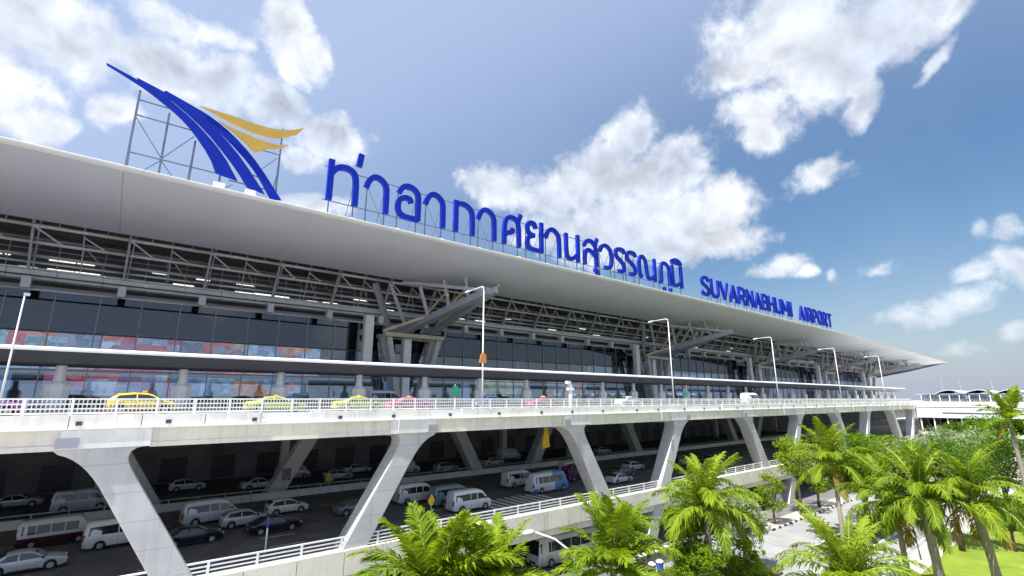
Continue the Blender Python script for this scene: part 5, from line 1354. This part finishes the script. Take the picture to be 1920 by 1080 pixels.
def leaf_cloud(mb, centre, rad, n_, size, rg):
    for _ in range(n_):
        while True:
            v = Vector((rg.uniform(-1, 1), rg.uniform(-1, 1), rg.uniform(-1, 1)))
            if v.length <= 1: break
        v = v.normalized() * v.length ** .45
        p = centre + Vector((v.x * rad[0], v.y * rad[1], v.z * rad[2]))
        a = Vector((rg.gauss(0, 1), rg.gauss(0, 1), rg.gauss(0, .6))).normalized(); u = Vector((rg.gauss(0, 1), rg.gauss(0, 1), rg.gauss(0, 1)))
        b_ = a.cross(u).normalized(); s = size * rg.uniform(.6, 1.3); b = len(mb.v)
        mb.v += [tuple(p - a * s), tuple(p + b_ * s * .45), tuple(p + a * s), tuple(p - b_ * s * .45)]; mb.f.append((b, b+1, b+2, b+3))
def tree(label, x, y, h, cw, ch, seed, m_leaf, nclump=34, nleaf=110, size=.20, name='broadleaf_tree', group='broadleaf trees by the service road', z0=0.0, cat='tree'):
    rg = random.Random(seed)
    t = thing(name, label, cat, (x, y, z0), 0, group)
    cz = h - ch * .5
    tk = MB(); th = max(.3, h - ch * .9)
    tk.tube([(0, 0, 0), (.1, .05, th * .6), (.05, 0, th), (0.1, .1, cz)], [.05 * h ** .75, .04 * h ** .75, .034 * h ** .75, .015 * h ** .75], 8)
    lbs = []
    for k in range(7):
        a = R(k * 51 + rg.uniform(-15, 15)); q = Vector((math.cos(a) * cw * .36, math.sin(a) * cw * .36, cz + rg.uniform(-.1, .35) * ch)); lbs.append(q)
        s0 = Vector((.05, 0, th * rg.uniform(.75, 1.0))); tk.tube([s0, s0.lerp(q, .5) + Vector((0, 0, .12 * ch)), q], [.02 * h ** .75, .013 * h ** .75, .004 * h ** .75], 6)
    tk.build('trunk', M_bark, t, smooth=True)
    cr = MB()
    for k in range(nclump):
        a = rg.uniform(0, 2 * math.pi); u = rg.uniform(-.85, 1); rr = math.sqrt(max(0.02, 1 - u * u)) * rg.uniform(.35, 1.0)
        c = Vector((math.cos(a) * rr * cw * .42, math.sin(a) * rr * cw * .42, cz + u * ch * .42))
        s = rg.uniform(.09, .19) * cw
        leaf_cloud(cr, c, (s, s, s * .72), int(nleaf * rg.uniform(.6, 1.3)), size, rg)
    cr.build('crown', m_leaf, t, raw=True)
    return t
tree('bushy bright tree left of the far legs behind the upright palm', 94.0, 37.6, 13.0, 8.0, 7.0, 21, M_leaf, 44)
tree('round bright tree in front of the last raking legs', 93.0, 27.6, 14.0, 10.0, 7.6, 22, M_leaf, 54)
tree('yellowish bushy tree left of the concourse windows', 104.0, 26.0, 13.6, 10.5, 7.6, 23, M_leaf, 54)
tree('bright tree on the median in front of the yellowish bushy tree', 85.5, 25.6, 12.4, 8.5, 6.8, 34, M_leaf, 50)
tree('dense dark tree right of the thick palm', 89.0, 16.4, 14.2, 10.5, 8.2, 24, M_leaf2, 60)
tree('dark tree with silvery leaves under the concourse', 128.0, 24.5, 14.0, 11.0, 8.0, 25, M_leaf3, 50)
tree('broad dark tree at the edge of the frame above the lawn', 108.0, 13.6, 14.4, 12.0, 8.8, 26, M_leaf2, 60)
tree('silvery green tree just left of the tall edge palm', 117.0, 17.0, 14.6, 10.0, 8.0, 35, M_leaf3, 50)
tree('far rounded green tree before the concourse windows', 165.0, 27.0, 13.5, 12.0, 8.0, 27, M_leaf2, 40, 90, .28)
tree('far light green tree before the concourse at the frame edge', 160.0, 20.5, 16.0, 10.0, 8.0, 28, M_leaf, 36, 90, .28)
tree('small leafy tree behind the tall central palm', 57.0, 35.2, 8.8, 7.4, 5.6, 29, M_leaf, 44, 110, .17)
tree('leafy tree with grey green foliage right of the tall central palm', 59.5, 30.6, 8.6, 6.6, 5.6, 30, M_leaf3, 40, 110, .17)
tree('bushy tree left of the tall central palm above the planter', 43.5, 35.2, 8.2, 6.8, 5.4, 31, M_leaf, 46, 110, .17)
tree('low dark tree under the tall central palm', 49.8, 31.0, 7.4, 7.6, 5.4, 32, M_leaf2, 56, 110, .16)
tree('leafy bush at the foot of the tall central palm', 47.0, 28.8, 5.6, 5.6, 4.6, 36, M_leaf, 40, 110, .15, 'shrub', 'shrubs in the planting strip', 0.0, 'shrub')
tree('small shadowed tree under the lawn edge trees', 94.0, 12.0, 7.2, 6.0, 5.0, 33, M_leaf2, 30, 90, .2)
for i, (x, y, h, w, lab) in enumerate(((74, 38.4, 7.4, 5.4, 'round shrub beneath the fifth leg'), (84, 37.8, 8.0, 5.4, 'round shrub beneath the sixth leg'), (29.5, 35.0, 4.2, 4.6, 'low shrub in the dark behind the small bright palm'),
        (103, 38.0, 10.5, 6.4, 'tall shrub at the foot of the far legs'), (126, 36.0, 12.0, 7.5, 'tall shrub at the foot of the last leg'), (55.5, 28.8, 4.6, 4.6, 'low shrub right of the central palm trunk'))):
    tree(lab, x, y, h, w, h * .85, 50 + i, M_leaf if i % 2 else M_leaf2, 30, 90, .17, 'shrub', 'shrubs in the planting strip', 0.0, 'shrub')
bed = MB().box(8, 62, 27.6, 36.4, -0.02, 0.22).build('planting_bed', mat('soil', (0.07, 0.055, 0.04), 0.95, var=0.3)); structure(bed, 'soil bed under the palms')
gc = MB(); rg = random.Random(77)
for _ in range(9000):
    x = rg.uniform(8.5, 61.5); y = rg.uniform(27.8, 36.2); hgt = rg.uniform(.4, 1.1); a = rg.uniform(0, 6.28); dx, dy = math.cos(a), math.sin(a); b = len(gc.v)
    gc.v += [(x - dy * .05, y + dx * .05, .2), (x + dy * .05, y - dx * .05, .2), (x + dx * hgt * .5, y + dy * hgt * .5, .2 + hgt)]; gc.f.append((b, b+1, b+2))
o = gc.build('ground_cover', M_leaf, None, raw=True); tag(o, 'grassy ground cover in the bed under the palms', 'ground cover', kind='stuff')
